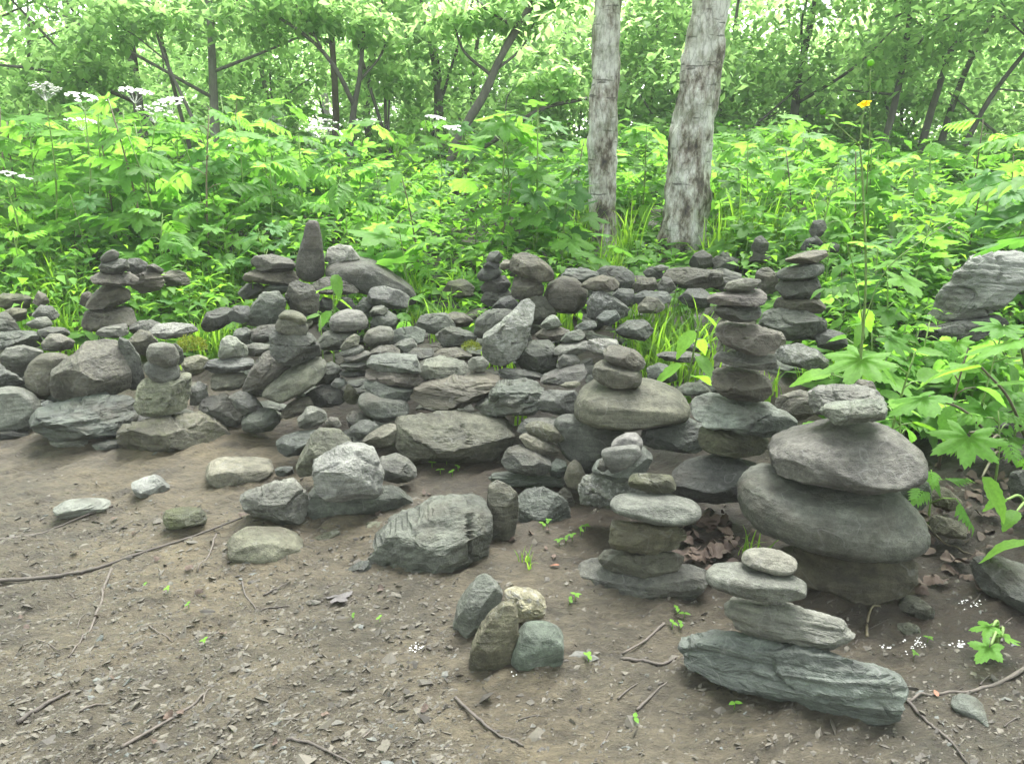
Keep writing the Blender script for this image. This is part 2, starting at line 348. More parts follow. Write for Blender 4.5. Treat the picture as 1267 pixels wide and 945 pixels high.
def stone(label, D, poly, tint='g', kind='plain', e=0.64, thick=0.85, rough=1.0, cat='stone', name=None, group=None, cuts=3):
    seed = len(STONES) * 7 + 13; rs = np.random.default_rng(seed)
    P = np.array(poly, float); cen = P.mean(0)
    d0 = ray(*cen); h = np.array([d0[0], d0[1], 0.0]); h /= np.linalg.norm(h); r = np.array([h[1], -h[0], 0.0])
    C0 = at(cen[0], cen[1], D); O = np.array([0, 0, CAM_H])
    pts = []
    for px, py in P:
        d = ray(px, py); t = np.dot(C0 - O, h) / np.dot(d, h); X = O + t * d - C0
        pts.append((np.dot(X, r), X[2]))
    c2, R = radial(pts, 1.0 if rough > 0.62 else 6.0)
    C = C0 + c2[0] * r + np.array([0, 0, c2[1]])
    tana = (CAM_H - C[2]) / np.dot(C - O, h)
    uu, ww = R * np.cos(TH), R * np.sin(TH); hw = (uu.max() - uu.min()) / 2; hh = (ww.max() - ww.min()) / 2
    ang = rough > 0.62
    if ang: e = min(e, 0.56)
    b = min(thick * hw, (0.5 if ang else 0.68) * hh / max(tana, 0.05), 1.6 * hh + 0.02); b = max(b, 0.35 * min(hw, hh))
    pp = 1 / (1 - e / 2)              # dual exponent of the profile: how far its depth adds to the visible height
    fz_ = max(1 - (b * tana / hh) ** pp, 0.35 ** pp) ** (1 / pp)
    wpx = np.ptp(P[:, 0]); lev = 3 if wpx < 18 else 4 if wpx < 60 else 5
    if wpx > 190: lev = 6
    Nv, F = ICO[lev]
    th = np.arctan2(Nv[:, 2], Nv[:, 0]) % (2 * math.pi); ph = np.arcsin(np.clip(Nv[:, 1], -1, 1))
    Rr = np.interp(th, np.append(TH, 2 * math.pi), np.append(R, R[0]))
    rho = np.cos(ph) ** e; s = np.sign(ph) * np.abs(np.sin(ph)) ** e
    q = np.stack([Rr * rho * np.cos(th) / hw, s, Rr * rho * np.sin(th) / hh], 1)
    # broken faces: planes that flatten the near and upper sides but keep the outline
    q = q * 1.02
    def cut(m, f):
        m = np.array(m, float); m /= np.linalg.norm(m); t = q @ m; return q - np.maximum(t - f * t.max(), 0)[:, None] * m
    if ang:
        q = cut((rs.normal(0, 0.25), -rs.uniform(0.35, 0.9), rs.uniform(0.6, 1.0)), rs.uniform(0.55, 0.78))
        sd = rs.choice([-1, 1]); q = cut((sd * rs.uniform(0.45, 0.8), -0.8, rs.normal(0.1, 0.25)), rs.uniform(0.55, 0.75))
        q = cut((-sd * rs.uniform(0.2, 0.7), -0.9, rs.normal(-0.1, 0.25)), rs.uniform(0.6, 0.82))
        q = cut((rs.normal(0, 0.3), -0.75, -rs.uniform(0.4, 0.8)), rs.uniform(0.62, 0.85))
        q = cut((rs.normal(0, 0.3), 0.7, rs.uniform(-0.2, 0.9)), rs.uniform(0.6, 0.8))
        q = cut((rs.normal(0, 0.5), 0.8, rs.normal(0, 0.3)), rs.uniform(0.6, 0.8))
        for k in range(9): q = cut((rs.normal(0, 0.5), -rs.uniform(0.45, 1.0) * rs.choice([1, 1, -1]), rs.normal(0, 0.5)), rs.uniform(0.84, 0.96))
    else:
        for k in range(cuts): q = cut((rs.normal(0, 0.45), -1.0, rs.normal(0.2, 0.45)), rs.uniform(0.78, 0.92))
        for k in range(6): q = cut(rs.normal(size=3), rs.uniform(0.88, 0.97))
    V = q * np.array([hw, b, hh * fz_]); size = (hw * hh * b) ** (1 / 3)
    nd = q / (np.linalg.norm(q, axis=1)[:, None] + 1e-9)
    nz = fbm(V / size * 0.95 + seed, seed, 3, 0.5); n2 = fbm(V / size * 4.0 + seed, seed + 5, 3, 0.55)
    dsp = rough * size * ((0.03 if ang else 0.05) * nz + (0.024 if ang else 0.03) * n2)
    if lev >= 5: dsp = dsp + rough * size * 0.02 * fbm(V / size * 13.0, seed + 8, 2)
    # cracks and ledges
    if rough >= 0.9:
        ridge = np.abs(vnoise(V / size * np.array([1.1, 1.3, 1.6]) + seed * 1.7, seed + 3)); dsp = dsp - rough * size * 0.07 * np.exp(-(ridge / 0.05) ** 2)
    if kind == 'layered':
        ti = rs.uniform(-0.25, 0.25); ly = V[:, 2] - ti * V[:, 0] + 0.2 * V[:, 1]
        st = fbm(np.stack([V[:, 0] / size * 0.8, V[:, 1] / size * 0.8, ly / size * 7.0], 1) + seed, seed + 11, 3); dsp = dsp + size * 0.075 * st
    V = V + nd * dsp[:, None]
    Vw = V[:, :1] * r + V[:, 1:2] * h + V[:, 2:3] * np.array([0, 0, 1.0])
    nm = name or ('boulder' if wpx > 100 or cat == 'boulder' else 'slab' if wpx > 2.6 * np.ptp(P[:, 1]) and wpx > 40 else 'pebble' if wpx < 17 else 'stone')
    o = obj(nm, mesh_from(nm, Vw, F, ROCK[kind], smooth=not ang), loc=C, label=label, cat=nm if nm in ('boulder', 'pebble') else 'stone', group=group)
    t = np.array(TINT[tint]) * 1.04 * np.array([0.98, 1.02, 0.92]) * rs.uniform(0.88, 1.14); t = t * (1 + rs.uniform(-0.04, 0.04, 3)); o.color = (*t, 1)
    STONES.append((C, hw, b, hh * fz_, o))
    return o
ORD = {0: 'bottom', 1: 'second', 2: 'third', 3: 'fourth', 4: 'fifth', 5: 'sixth', 6: 'seventh', 7: 'eighth'}
def cairn(phrase, items):             # items from the bottom up: (look, D, poly, tint, kind, extras)
    n = len(items)
    for k, it in enumerate(items):
        look, D, poly, tint = it[:4]; kind = it[4] if len(it) > 4 else 'plain'; kw = it[5] if len(it) > 5 else {}
        place = 'bottom of' if k == 0 else 'top of' if k == n - 1 else ORD[k] + ' stone up in'
        if k == 0: CAIRNS.append((poly, phrase))
        stone(f'{look}, {place} {phrase}', D, poly, tint, kind, group='stacked stones of the cairns', **kw)
R = stone

# ---- big right-hand cairn, front slab cairn and their neighbours
cairn('the large cairn of wide boulders', [
 ('mud-brown sunken boulder', 1.80, [(950,700),(960,680),(1000,668),(1080,672),(1138,686),(1135,715),(1115,735),(1060,746),(1000,744),(960,726)], 'u', 'plain', dict(rough=0.8)),
 ('wide smooth grey-green boulder', 1.86, [(915,600),(919,582),(935,566),(960,570),(1010,582),(1070,590),(1115,600),(1130,628),(1147,650),(1146,675),(1135,690),(1090,691),(1030,685),(985,675),(942,655),(922,630)], 'g', 'plain', dict(rough=0.6, e=0.9, thick=0.8, cuts=0)),
 ('large lens-shaped grey boulder', 1.88, [(942,566),(948,550),(970,535),(1000,522),(1040,516),(1090,519),(1120,535),(1140,555),(1151,575),(1145,590),(1110,600),(1080,608),(1030,600),(985,590),(955,580)], 'g', 'plain', dict(rough=0.58, e=0.85, thick=0.85, cuts=1)),
 ('knobbly pale grey stone', 1.93, [(1000,490),(1010,475),(1040,472),(1075,478),(1090,490),(1095,505),(1080,515),(1040,520),(1015,518),(1005,505)], 'l', 'layered', dict(rough=1.2)),
 ('small angular grey stone', 1.84, [(1013,510),(1020,502),(1050,497),(1085,490),(1098,500),(1095,515),(1065,525),(1040,529),(1022,520)], 'l', 'plain', dict(rough=1.2, e=0.65))])
R('small pinkish stone behind the top of the large boulder cairn', 2.0, [(1055,478),(1062,469),(1080,471),(1084,482),(1070,490)], 'r')
cairn('the cairn on green slate', [
 ('long splintered green slate slab', 1.37, [(839,797),(850,791),(870,778),(900,777),(950,788),(1000,794),(1050,797),(1090,820),(1122,850),(1124,862),(1108,890),(1060,896),(1010,885),(950,870),(900,850),(860,825),(843,810)], 's', 'layered', dict(rough=1.2, e=0.6)),
 ('flat angular grey slab', 1.42, [(896,748),(910,742),(960,740),(1010,748),(1040,760),(1056,780),(1045,792),(1010,805),(985,807),(950,797),(915,777),(900,760)], 'g', 'layered', dict(e=0.55)),
 ('pale grey flat stone', 1.45, [(872,710),(880,698),(905,695),(950,703),(985,708),(1000,725),(995,738),(960,743),(910,739),(880,725)], 'l', 'plain', dict(rough=0.6)),
 ('small pale smooth stone', 1.47, [(917,690),(925,680),(945,677),(970,682),(988,697),(982,708),(965,713),(945,705),(920,697)], 'l', 'plain', dict(rough=0.5))])
cairn('the lump-capped five-stone cairn', [
 ('broad grey slab', 1.84, [(712,710),(720,695),(745,690),(790,692),(840,692),(872,697),(876,708),(865,728),(840,745),(805,760),(775,763),(740,752),(718,735)], 'g', 'plain', dict(e=0.6)),
 ('brown-grey wedge', 1.84, [(741,690),(748,680),(775,678),(820,678),(848,688),(840,705),(820,718),(800,722),(775,715),(750,705)], 'b', 'plain', dict(e=0.6)),
 ('rough tan-brown block', 1.85, [(754,668),(757,645),(765,636),(800,640),(840,646),(849,663),(838,680),(800,688),(775,687),(758,680)], 'm', 'plain', dict(rough=1.4, e=0.6)),
 ('pale smooth oval slab', 1.86, [(754,622),(760,613),(790,610),(830,611),(860,620),(869,632),(862,645),(845,650),(810,648),(775,638),(757,630)], 'l', 'plain', dict(rough=0.35, e=0.75, cuts=1)),
 ('rough mossy tan lump', 1.92, [(778,595),(785,585),(800,580),(820,583),(832,592),(836,605),(825,612),(795,612),(780,606)], 'm', 'mossy', dict(rough=1.5))])
cairn('the leaning cairn of pale slabs', [
 ('speckled brown-white boulder', 2.15, [(717,600),(722,588),(740,580),(770,576),(785,588),(800,605),(790,625),(765,635),(740,635),(720,627),(714,612)], 'l', 'speckled', dict(rough=1.3)),
 ('curved grey slab', 2.15, [(733,585),(738,575),(760,570),(785,553),(798,550),(807,562),(800,578),(780,590),(755,598),(740,596)], 'g', 'plain', dict(rough=0.7)),
 ('pale three-cornered slab', 2.08, [(743,558),(752,554),(790,550),(794,560),(785,571),(770,582),(757,587),(748,572)], 'p', 'plain', dict(rough=0.4, e=0.55, thick=0.4)),
 ('pale rounded flat stone', 2.15, [(755,553),(762,543),(775,535),(788,535),(796,545),(793,557),(775,563),(760,561)], 'p', 'plain', dict(rough=0.4))])
R('small grey pebble tucked under the leaning pale slabs', 2.1, [(738,580),(742,569),(750,567),(753,580),(745,585)], 'g')
# ---- tall seven-stone tower
TW = 2.24
cairn('the tall eight-stone tower', [
 ('rough tan-brown slab', 2.22, [(864,542),(868,528),(885,522),(920,526),(950,540),(950,558),(930,567),(890,567),(868,558)], 'm', 'plain', dict(rough=1.2)),
 ('pitted long tan-grey stone', 2.22, [(854,500),(860,489),(880,486),(910,492),(950,500),(975,508),(988,520),(980,532),(955,545),(930,543),(895,531),(868,520),(857,510)], 'l', 'plain', dict(rough=1.4)),
 ('brown angular block', TW, [(880,470),(883,457),(905,452),(935,457),(953,472),(956,485),(945,498),(925,502),(900,493),(885,480)], 'b', 'plain', dict(e=0.6)),
 ('pale grey thin slab', TW, [(882,446),(890,432),(910,432),(940,436),(959,438),(962,452),(955,460),(925,458),(895,451)], 'l', 'plain', dict(e=0.6)),
 ('large brown-grey brick-like block', TW, [(886,401),(900,396),(935,400),(965,410),(971,420),(960,432),(940,441),(915,437),(893,421),(886,410)], 'b', 'plain', dict(e=0.55)),
 ('grey knobbly stone', TW, [(884,383),(890,375),(915,374),(940,377),(943,390),(930,399),(905,400),(890,393)], 'g'),
 ('long dark purple-grey stone', TW, [(875,370),(885,362),(915,359),(940,355),(949,365),(945,376),(925,381),(895,379),(878,375)], 'r', 'plain', dict(rough=0.8)),
 ('flat pointed brown stone', TW, [(896,358),(900,350),(920,344),(942,343),(942,351),(925,361),(908,364)], 'b')])
R('large dark rounded boulder between the tall tower and the five-stone cairn', 2.2, [(830,600),(833,580),(850,564),(880,560),(910,562),(938,572),(942,605),(925,622),(890,628),(850,621),(835,612)], 'd', rough=0.7)
R('brown stone wedged between the tall tower and the large boulder cairn', 2.4, [(958,500),(965,488),(990,480),(1008,488),(1010,510),(990,524),(970,516)], 'b')
# ---- cairn behind the tower
cairn('the tan-capped cairn behind the tower', [
 ('large speckled grey slab', 2.85, [(958,440),(965,425),(985,423),(1012,433),(1026,450),(1020,460),(1000,460),(975,452)], 'g', 'speckled'),
 ('big cracked grey boulder', 3.1, [(938,407),(945,386),(965,378),(1000,380),(1022,393),(1022,415),(1008,428),(980,424),(955,421)], 'g', 'plain', dict(rough=1.2)),
 ('brown-grey rounded stone', 3.15, [(957,379),(962,368),(985,363),(1010,366),(1022,380),(1015,388),(985,389),(962,387)], 'b'),
 ('dark blocky stone', 3.15, [(959,356),(966,344),(985,340),(1010,340),(1017,355),(1014,369),(995,373),(970,370)], 'd'),
 ('dark smooth slate', 3.15, [(958,343),(965,334),(985,329),(1010,323),(1021,328),(1019,338),(1000,344),(970,348)], 'd', 'plain', dict(rough=0.5)),
 ('tan-brown flat stone', 3.15, [(970,322),(985,315),(1005,310),(1022,308),(1025,317),(1012,324),(990,329),(975,327)], 't', 'plain', dict(rough=0.7))])
R('dark stone on the plants side of the tan-capped cairn', 2.98, [(1008,415),(1025,407),(1046,411),(1050,427),(1030,436),(1012,430)], 'd')
R('upright brown stone behind the dark slate of the tan-capped cairn', 3.6, [(932,352),(936,335),(950,329),(963,340),(963,360),(948,366)], 'b')
# ---- right side
R('big sloping grey boulder half hidden by leaves', 3.25, [(1148,388),(1160,370),(1180,340),(1200,318),(1225,309),(1255,310),(1285,320),(1295,345),(1265,358),(1230,382),(1200,402),(1170,412),(1155,402)], 'p', 'layered', e=0.6, rough=1.1)
R('dark stones ledge under the big sloping boulder', 3.2, [(1133,417),(1145,400),(1160,400),(1190,393),(1235,388),(1250,400),(1210,420),(1170,432),(1140,430)], 'd')
R('dark slate boulder sunk in leaf litter', 1.75, [(1200,692),(1208,680),(1235,682),(1270,703),(1310,730),(1310,768),(1260,763),(1225,737),(1205,712)], 's', rough=0.7)
R('smooth blue-grey oval pebble lying in the mud beside a twig', 1.31, [(1176,861),(1190,856),(1207,862),(1222,884),(1232,900),(1226,907),(1205,896),(1185,876)], 's', rough=0.25, cuts=1)
R('square brown stone in the litter beside the sunken boulder', 1.70, [(1112,747),(1118,738),(1145,736),(1159,748),(1155,766),(1135,770),(1115,765)], 'b', e=0.55)
R('flat brown stone in the mud below the square one', 1.62, [(1110,772),(1135,768),(1142,788),(1130,797),(1112,795)], 'b')
R('oval tan stone among dead leaves by the large boulder cairn', 2.0, [(1148,645),(1160,633),(1180,637),(1197,655),(1195,666),(1170,667),(1155,659)], 'm')
R('mottled brown stone above the oval tan one in the litter', 2.15, [(1150,612),(1160,601),(1174,605),(1192,625),(1180,632),(1155,630)], 'm')
R('blue-grey stone wedged behind the wide smooth boulder', 2.1, [(1112,602),(1130,588),(1150,594),(1153,615),(1142,632),(1118,632)], 's')
R('dark stone in the shade of the big lobed leaf', 2.12, [(1245,602),(1250,585),(1275,578),(1295,600),(1290,622),(1255,624)], 'd')
R('flat slate piece lying among litter behind the lobed leaf', 2.5, [(1208,527),(1225,517),(1249,522),(1247,532),(1225,535)], 's')
# ---- row of four standing in the mud
R('pointed grey stone standing in the mud, tallest of four', 1.63, [(561,777),(566,750),(578,730),(590,710),(600,705),(612,715),(622,735),(617,757),(602,782),(587,799),(570,793)], 'g', e=0.7, rough=0.7, thick=0.9)
R('narrow ridged brown stone leaning before the pointed grey one', 1.5, [(580,830),(583,800),(595,775),(610,755),(622,742),(635,742),(641,757),(641,785),(636,815),(625,836),(600,841)], 'm', e=0.6, rough=0.9, thick=0.8)
R('rough cream-coloured stone standing behind three grey ones', 1.66, [(624,730),(635,725),(655,727),(670,735),(677,750),(672,767),(655,778),(640,778),(630,755)], 'c', 'speckled', rough=1.7)
R('squat blue-green stone beside the narrow ridged one', 1.5, [(633,800),(642,780),(650,768),(670,768),(690,772),(697,785),(697,810),(685,836),(660,841),(638,834),(632,815)], 's', e=0.65, rough=0.6)
# ---- wall of upright stones in the middle
R('long jagged green-brown boulder at the edge of the mud', 1.98, [(456,690),(463,668),(478,648),(500,635),(530,620),(560,608),(585,605),(604,612),(607,640),(604,670),(595,695),(575,713),(545,728),(520,724),(500,712),(475,714),(458,707)], 'g', 'plain', e=0.5, rough=1.5)
R('thin slate flake lying at the foot of the jagged boulder', 1.87, [(436,719),(442,713),(470,712),(508,719),(502,726),(470,734),(450,729)], 's', 'layered')
R('small pale slate chip leaning on the jagged boulder', 1.91, [(429,709),(440,700),(455,687),(461,700),(452,713),(435,714)], 'l')
R('upright purple-grey stone beside the jagged boulder', 2.10, [(603,620),(604,600),(613,592),(630,594),(641,606),(641,640),(636,662),(622,682),(605,686),(600,660)], 'r', e=0.6)
R('squat grey boulder next to the upright purple-grey stone', 2.24, [(638,642),(640,615),(650,603),(675,598),(690,602),(701,612),(708,640),(701,660),(680,668),(650,666),(640,656)], 'g', e=0.65)
R('brown stone peeping from behind the squat grey boulder', 2.34, [(688,612),(697,602),(705,605),(711,622),(708,642),(695,642)], 'b')
R('tan stone behind the end of the jagged boulder', 2.16, [(447,662),(455,645),(475,640),(482,655),(472,674),(450,676)], 't')
# ---- heap in the middle foreground
cairn('the pair with a bulky white-grey top', [
 ('broad slate-grey wedge', 2.26, [(379,617),(385,604),(395,597),(430,595),(465,594),(485,594),(500,608),(512,622),(500,633),(460,641),(420,649),(390,647),(380,634)], 's', 'plain', dict(rough=0.8)),
 ('bulky pale boulder', 2.24, [(386,580),(388,568),(405,556),(422,546),(435,543),(450,547),(464,556),(467,566),(473,585),(472,605),(460,620),(435,624),(405,619),(392,606),(388,592)], 'p', 'plain', dict(rough=1.2, e=0.5))])
R('lumpy two-toned grey stone in front of the bulky pale boulder', 2.2, [(296,612),(302,602),(325,595),(340,588),(360,588),(375,598),(381,615),(376,640),(358,656),(340,654),(320,641),(302,632)], 'l', e=0.62, rough=1.2)
R('leaning brown slab behind the bulky pale boulder', 2.45, [(366,587),(372,568),(385,540),(395,529),(420,530),(434,545),(428,562),(402,582),(385,594),(372,597)], 'b', e=0.55)
R('pale warm-grey stone beside the bulky pale boulder', 2.42, [(465,580),(470,566),(490,560),(505,569),(516,585),(507,596),(490,602),(475,593)], 'l', e=0.6)
R('flat tan oval stone lying on bare mud', 2.52, [(254,583),(258,570),(280,563),(310,566),(340,571),(335,583),(320,593),(290,604),(268,602),(256,594)], 't', rough=0.6)
R('small slate pebble between the tan oval and the brown slab', 2.5, [(340,581),(350,574),(362,577),(364,586),(352,591),(342,588)], 's')
R('tan egg-shaped stone with a broken face on the mud', 1.99, [(279,681),(285,665),(302,650),(325,647),(350,655),(370,668),(377,679),(372,689),(345,694),(315,699),(290,693)], 't', rough=0.5)
R('small pale pointed stone alone on the mud', 2.40, [(162,599),(175,590),(191,584),(200,592),(213,607),(205,618),(185,621),(168,614)], 'p', e=0.65)
R('thin bluish-white slab pressed flat into the mud', 2.27, [(64,629),(80,618),(110,616),(140,622),(132,633),(100,642),(75,641)], 'p', 'layered', rough=0.5, thick=0.6)
R('mossy brown cobble half sunk in the mud', 2.14, [(201,641),(205,630),(225,624),(248,628),(256,640),(252,653),(230,659),(208,657)], 'm', 'mossy')
R('tiny grey pebble beside the pale pointed stone', 2.40, [(153,613),(159,609),(166,612),(165,620),(156,621)], 'g')
R('flat mossy stone sunk under the slate-grey wedge', 2.1, [(383,669),(400,658),(420,655),(422,666),(405,675),(388,677)], 'm', 'mossy')
R('tan angular stone leaning at the big dark block', 2.62, [(448,548),(460,535),(480,521),(490,524),(492,540),(480,556),(460,553)], 't', e=0.6)
R('grey stone between the tan angular stone and the slates', 2.68, [(432,532),(445,519),(465,518),(474,528),(462,543),(440,546)], 'g')
R('greenish slate lump behind the grey stone', 2.78, [(428,516),(435,507),(455,512),(463,520),(450,531),(432,531)], 's')
R('pale lump with a raised knob in the hollow', 2.7, [(368,520),(375,512),(380,502),(390,501),(403,510),(406,517),(395,527),(378,532),(370,528)], 'l')
R('small grey pebble beside the knobbed lump', 2.66, [(402,523),(408,515),(418,516),(423,527),(412,532)], 'g')
R('slate-topped flat stone at the rim of the hollow', 2.62, [(341,549),(350,541),(370,534),(392,529),(390,545),(375,563),(355,566),(344,559)], 's', e=0.6)
R('brown pointed stone under the leaning dark slab', 2.87, [(347,516),(355,503),(370,492),(384,489),(388,500),(372,513),(355,520)], 'b')
# ---- big dark block and its stack
cairn('the stack on the big dark block', [
 ('big dark brown faceted block', 2.68, [(488,527),(494,508),(510,500),(535,499),(570,508),(600,510),(625,518),(634,530),(631,550),(615,569),(590,579),(570,585),(540,581),(510,573),(497,556)], 'b', 'plain', dict(e=0.5, rough=0.9)),
 ('ragged brown layered rock', 2.88, [(507,492),(514,480),(545,469),(570,461),(600,459),(618,464),(616,481),(600,501),(575,510),(550,506),(525,499)], 'b', 'layered', dict(e=0.55, rough=1.3)),
 ('brown-grey wedge with flat face', 3.0, [(516,455),(525,446),(545,440),(570,440),(584,457),(576,467),(555,472),(535,477),(522,467)], 'l', 'plain', dict(e=0.55)),
 ('small round cup-shaped stone', 2.95, [(579,448),(585,441),(597,439),(605,449),(601,459),(590,462),(581,458)], 'p')])
cairn('the slab pile left of the big dark block', [
 ('curved blue-grey slab', 2.82, [(441,491),(455,482),(475,487),(500,495),(507,507),(496,519),(470,521),(452,512)], 's', 'plain', dict(rough=0.6)),
 ('dark upturned slab', 2.88, [(449,469),(460,464),(480,472),(510,482),(512,494),(496,500),(470,494),(455,482)], 'd', 'plain', dict(rough=0.8)),
 ('reddish-brown slab', 2.93, [(452,461),(456,450),(480,452),(515,459),(528,475),(520,483),(495,482),(470,475)], 'r'),
 ('pale flat slab', 2.95, [(453,451),(458,441),(480,437),(515,439),(521,460),(515,467),(490,462),(460,457)], 'l', 'plain', dict(e=0.6))])
R('ragged blue-green slate right of the brown layered rock', 2.8, [(586,510),(600,495),(618,468),(640,463),(665,473),(675,485),(670,502),(645,517),(610,516)], 's', 'layered', rough=1.3)
R('grey-green stone between the ragged slate and the smooth boulder', 2.75, [(659,502),(663,485),(680,477),(710,478),(718,495),(710,514),(680,515),(664,511)], 'g')
R('flat grey stone lying behind the ragged slate', 3.0, [(616,461),(625,451),(645,453),(668,463),(673,474),(640,474),(622,469)], 'g')
R('large leaning blue-green slate slab', 2.52, [(685,521),(695,513),(720,514),(750,523),(775,533),(766,551),(745,572),(728,588),(716,582),(698,560),(688,540)], 's', e=0.55, rough=0.6, thick=0.5)
R('grey stone behind the pair of tan slabs', 2.64, [(640,532),(650,517),(675,513),(692,519),(690,542),(660,545)], 'g')
cairn('the stack of tilted tan slabs', [
 ('flat slate plate', 2.45, [(604,593),(610,585),(640,584),(680,586),(700,596),(692,606),(650,604),(615,600)], 's', 'layered', dict(thick=0.6)),
 ('dark grey thick slab', 2.44, [(620,568),(628,552),(645,549),(665,557),(682,572),(677,586),(660,591),(640,584),(625,576)], 'g', 'plain', dict(rough=0.8, e=0.6)),
 ('lower tan tilted slab', 2.48, [(642,539),(650,533),(670,542),(693,556),(690,567),(670,562),(650,550)], 't', 'plain', dict(thick=0.6)),
 ('mossy tan tilted slab', 2.50, [(649,527),(658,520),(675,522),(692,532),(699,543),(691,550),(672,544),(655,536)], 'm', 'mossy', dict(thick=0.6))])
R('small slate stone beside the dark thick slab', 2.42, [(679,577),(688,566),(701,571),(704,586),(690,594),(681,590)], 's')
R('upright egg-shaped greenish stone', 2.38, [(698,591),(703,575),(710,566),(719,575),(726,592),(716,606),(702,602)], 't', rough=0.4)
cairn('the three-stone cairn on a smooth boulder', [
 ('large smooth grey-brown boulder', 2.52, [(709,511),(715,490),(725,470),(740,463),(770,465),(810,469),(840,484),(854,505),(849,519),(820,526),(780,533),(750,529),(720,520)], 'b', 'plain', dict(rough=0.5, e=0.7)),
 ('rounded kidney-shaped stone', 2.52, [(732,463),(736,449),(748,444),(765,449),(790,455),(795,471),(786,482),(765,482),(745,474)], 'b', 'plain', dict(rough=0.6)),
 ('angular brown block', 2.52, [(746,436),(752,427),(765,426),(785,433),(800,447),(799,457),(786,461),(765,454),(750,446)], 'b', 'plain', dict(e=0.55))])
R('dark wet-looking slate under the smooth boulder', 2.47, [(792,542),(803,520),(850,513),(876,524),(882,545),(870,560),(840,566),(803,560)], 's', rough=0.9)
cairn('the slim wobbly stack', [
 ('pale tan oval pebble', 2.86, [(690,475),(700,469),(715,468),(719,475),(706,481),(693,480)], 't', 'plain', dict(rough=0.3)),
 ('grey pointed slab', 2.9, [(669,471),(680,463),(705,451),(722,448),(727,459),(716,471),(695,478),(675,479)], 'g'),
 ('grey knob', 2.95, [(690,446),(697,437),(712,437),(718,447),(713,457),(700,459),(692,454)], 'g'),
 ('long thin grey stone', 3.0, [(684,436),(692,428),(715,424),(727,419),(728,430),(716,438),(698,443),(687,442)], 'l'),
 ('tilted grey stone', 3.05, [(694,421),(702,411),(717,407),(726,413),(716,423),(700,428)], 'g'),
 ('dark flat chip', 3.1, [(712,405),(722,397),(735,396),(739,402),(729,410),(716,411)], 'd')])
R('pale speckled block behind the slim wobbly stack', 3.0, [(723,432),(728,419),(745,416),(763,421),(767,433),(750,442),(735,440)], 'p', 'speckled')
R('dark brown boulder right of the pale pointed stone', 3.08, [(633,441),(643,427),(660,420),(682,420),(690,435),(687,457),(670,466),(645,458)], 'd')
R('brown slab topped by a small pale pyramid', 3.22, [(661,416),(672,407),(695,403),(705,409),(702,420),(680,424),(664,423)], 'b')
R('small pale pyramid-shaped stone on a brown slab', 3.22, [(669,403),(675,395),(683,387),(690,393),(697,402),(690,407),(675,408)], 'p')
R('pale speckled pointed stone leaning upright in the rubble', 3.08, [(597,442),(598,415),(615,404),(635,384),(645,372),(655,368),(662,378),(657,400),(651,426),(640,442),(620,452),(605,450)], 'p', 'speckled', e=0.55)
R('grey boulder behind the pale pointed stone', 3.32, [(586,412),(590,395),(605,384),(625,379),(638,385),(632,400),(612,413),(600,422),(590,420)], 'g')
# ---- left-hand side
cairn('the knee-high left cairn', [
 ('wide brown mossy-edged boulder', 2.82, [(143,537),(150,523),(165,513),(185,508),(215,504),(245,503),(265,513),(280,529),(287,543),(281,560),(255,566),(215,567),(165,564),(148,553)], 'b', 'mossy', dict(rough=0.9)),
 ('coarse tan speckled block', 2.86, [(167,501),(171,480),(180,466),(200,464),(220,461),(237,462),(237,485),(229,504),(210,513),(185,518),(172,511)], 't', 'plain', dict(e=0.6, rough=1.3)),
 ('grey rounded stone', 2.88, [(177,452),(186,445),(200,447),(220,449),(223,465),(213,476),(200,477),(185,467),(178,459)], 'g', 'plain', dict(rough=0.6)),
 ('pale rounded stone', 2.88, [(181,436),(185,426),(200,423),(215,426),(222,440),(220,451),(205,455),(188,451),(182,444)], 'l', 'plain', dict(rough=0.5))])
R('grey stone peeping from behind the knee-high cairn', 3.02, [(209,428),(217,424),(226,432),(228,446),(219,455),(209,446)], 'g')
R('large brown boulder resting on a slate slab', 3.02, [(62,479),(64,460),(78,448),(92,439),(105,420),(130,416),(148,420),(157,440),(162,462),(162,481),(140,489),(110,492),(80,498),(66,497)], 'b', e=0.62, rough=0.8)
R('grey leaning slab split from the large brown boulder', 3.12, [(145,416),(160,421),(173,440),(179,466),(173,482),(160,484),(152,455)], 'g', thick=1.2)
R('rounded brown boulder against the large brown boulder', 3.12, [(30,466),(38,445),(55,437),(75,436),(88,442),(82,462),(64,482),(58,494),(40,487),(32,477)], 'b', rough=0.6)
R('long blue-green layered slate slab at the foot of the pile', 2.86, [(38,521),(45,507),(70,498),(110,488),(150,484),(168,485),(172,506),(161,532),(140,545),(105,557),(85,553),(60,541),(42,533)], 's', 'layered', e=0.65, rough=1.2)
R('thin slate sliver lying against the mossy-edged boulder', 2.78, [(112,550),(135,543),(148,545),(146,555),(120,557)], 's')
R('white pebble on the layered slate slab', 2.95, [(50,499),(58,494),(68,499),(62,506),(52,505)], 'p')
R('round grey-green boulder at the left end of the pile', 2.97, [(-24,482),(20,476),(40,486),(51,500),(48,521),(30,535),(-24,537)], 'l', rough=0.6)
R('sunken brown boulder under the round grey-green one', 2.88, [(-24,535),(15,531),(23,545),(16,562),(-24,568)], 'b')
R('flat grey slab above the round grey-green boulder', 3.12, [(-24,450),(0,451),(20,464),(33,476),(25,484),(-24,484)], 'g', 'layered')
R('dark boulder at the far left of the pile', 3.62, [(-24,389),(8,386),(18,397),(27,413),(10,418),(-24,418)], 'd')
R('long grey stone below the dark far-left boulder', 3.45, [(-24,416),(20,406),(45,411),(58,428),(48,434),(20,430),(-24,433)], 'g')
R('flat-topped grey stone above the rounded brown boulder', 3.27, [(-1,441),(8,429),(28,425),(54,434),(49,447),(30,465),(10,460),(1,452)], 'g', e=0.6)
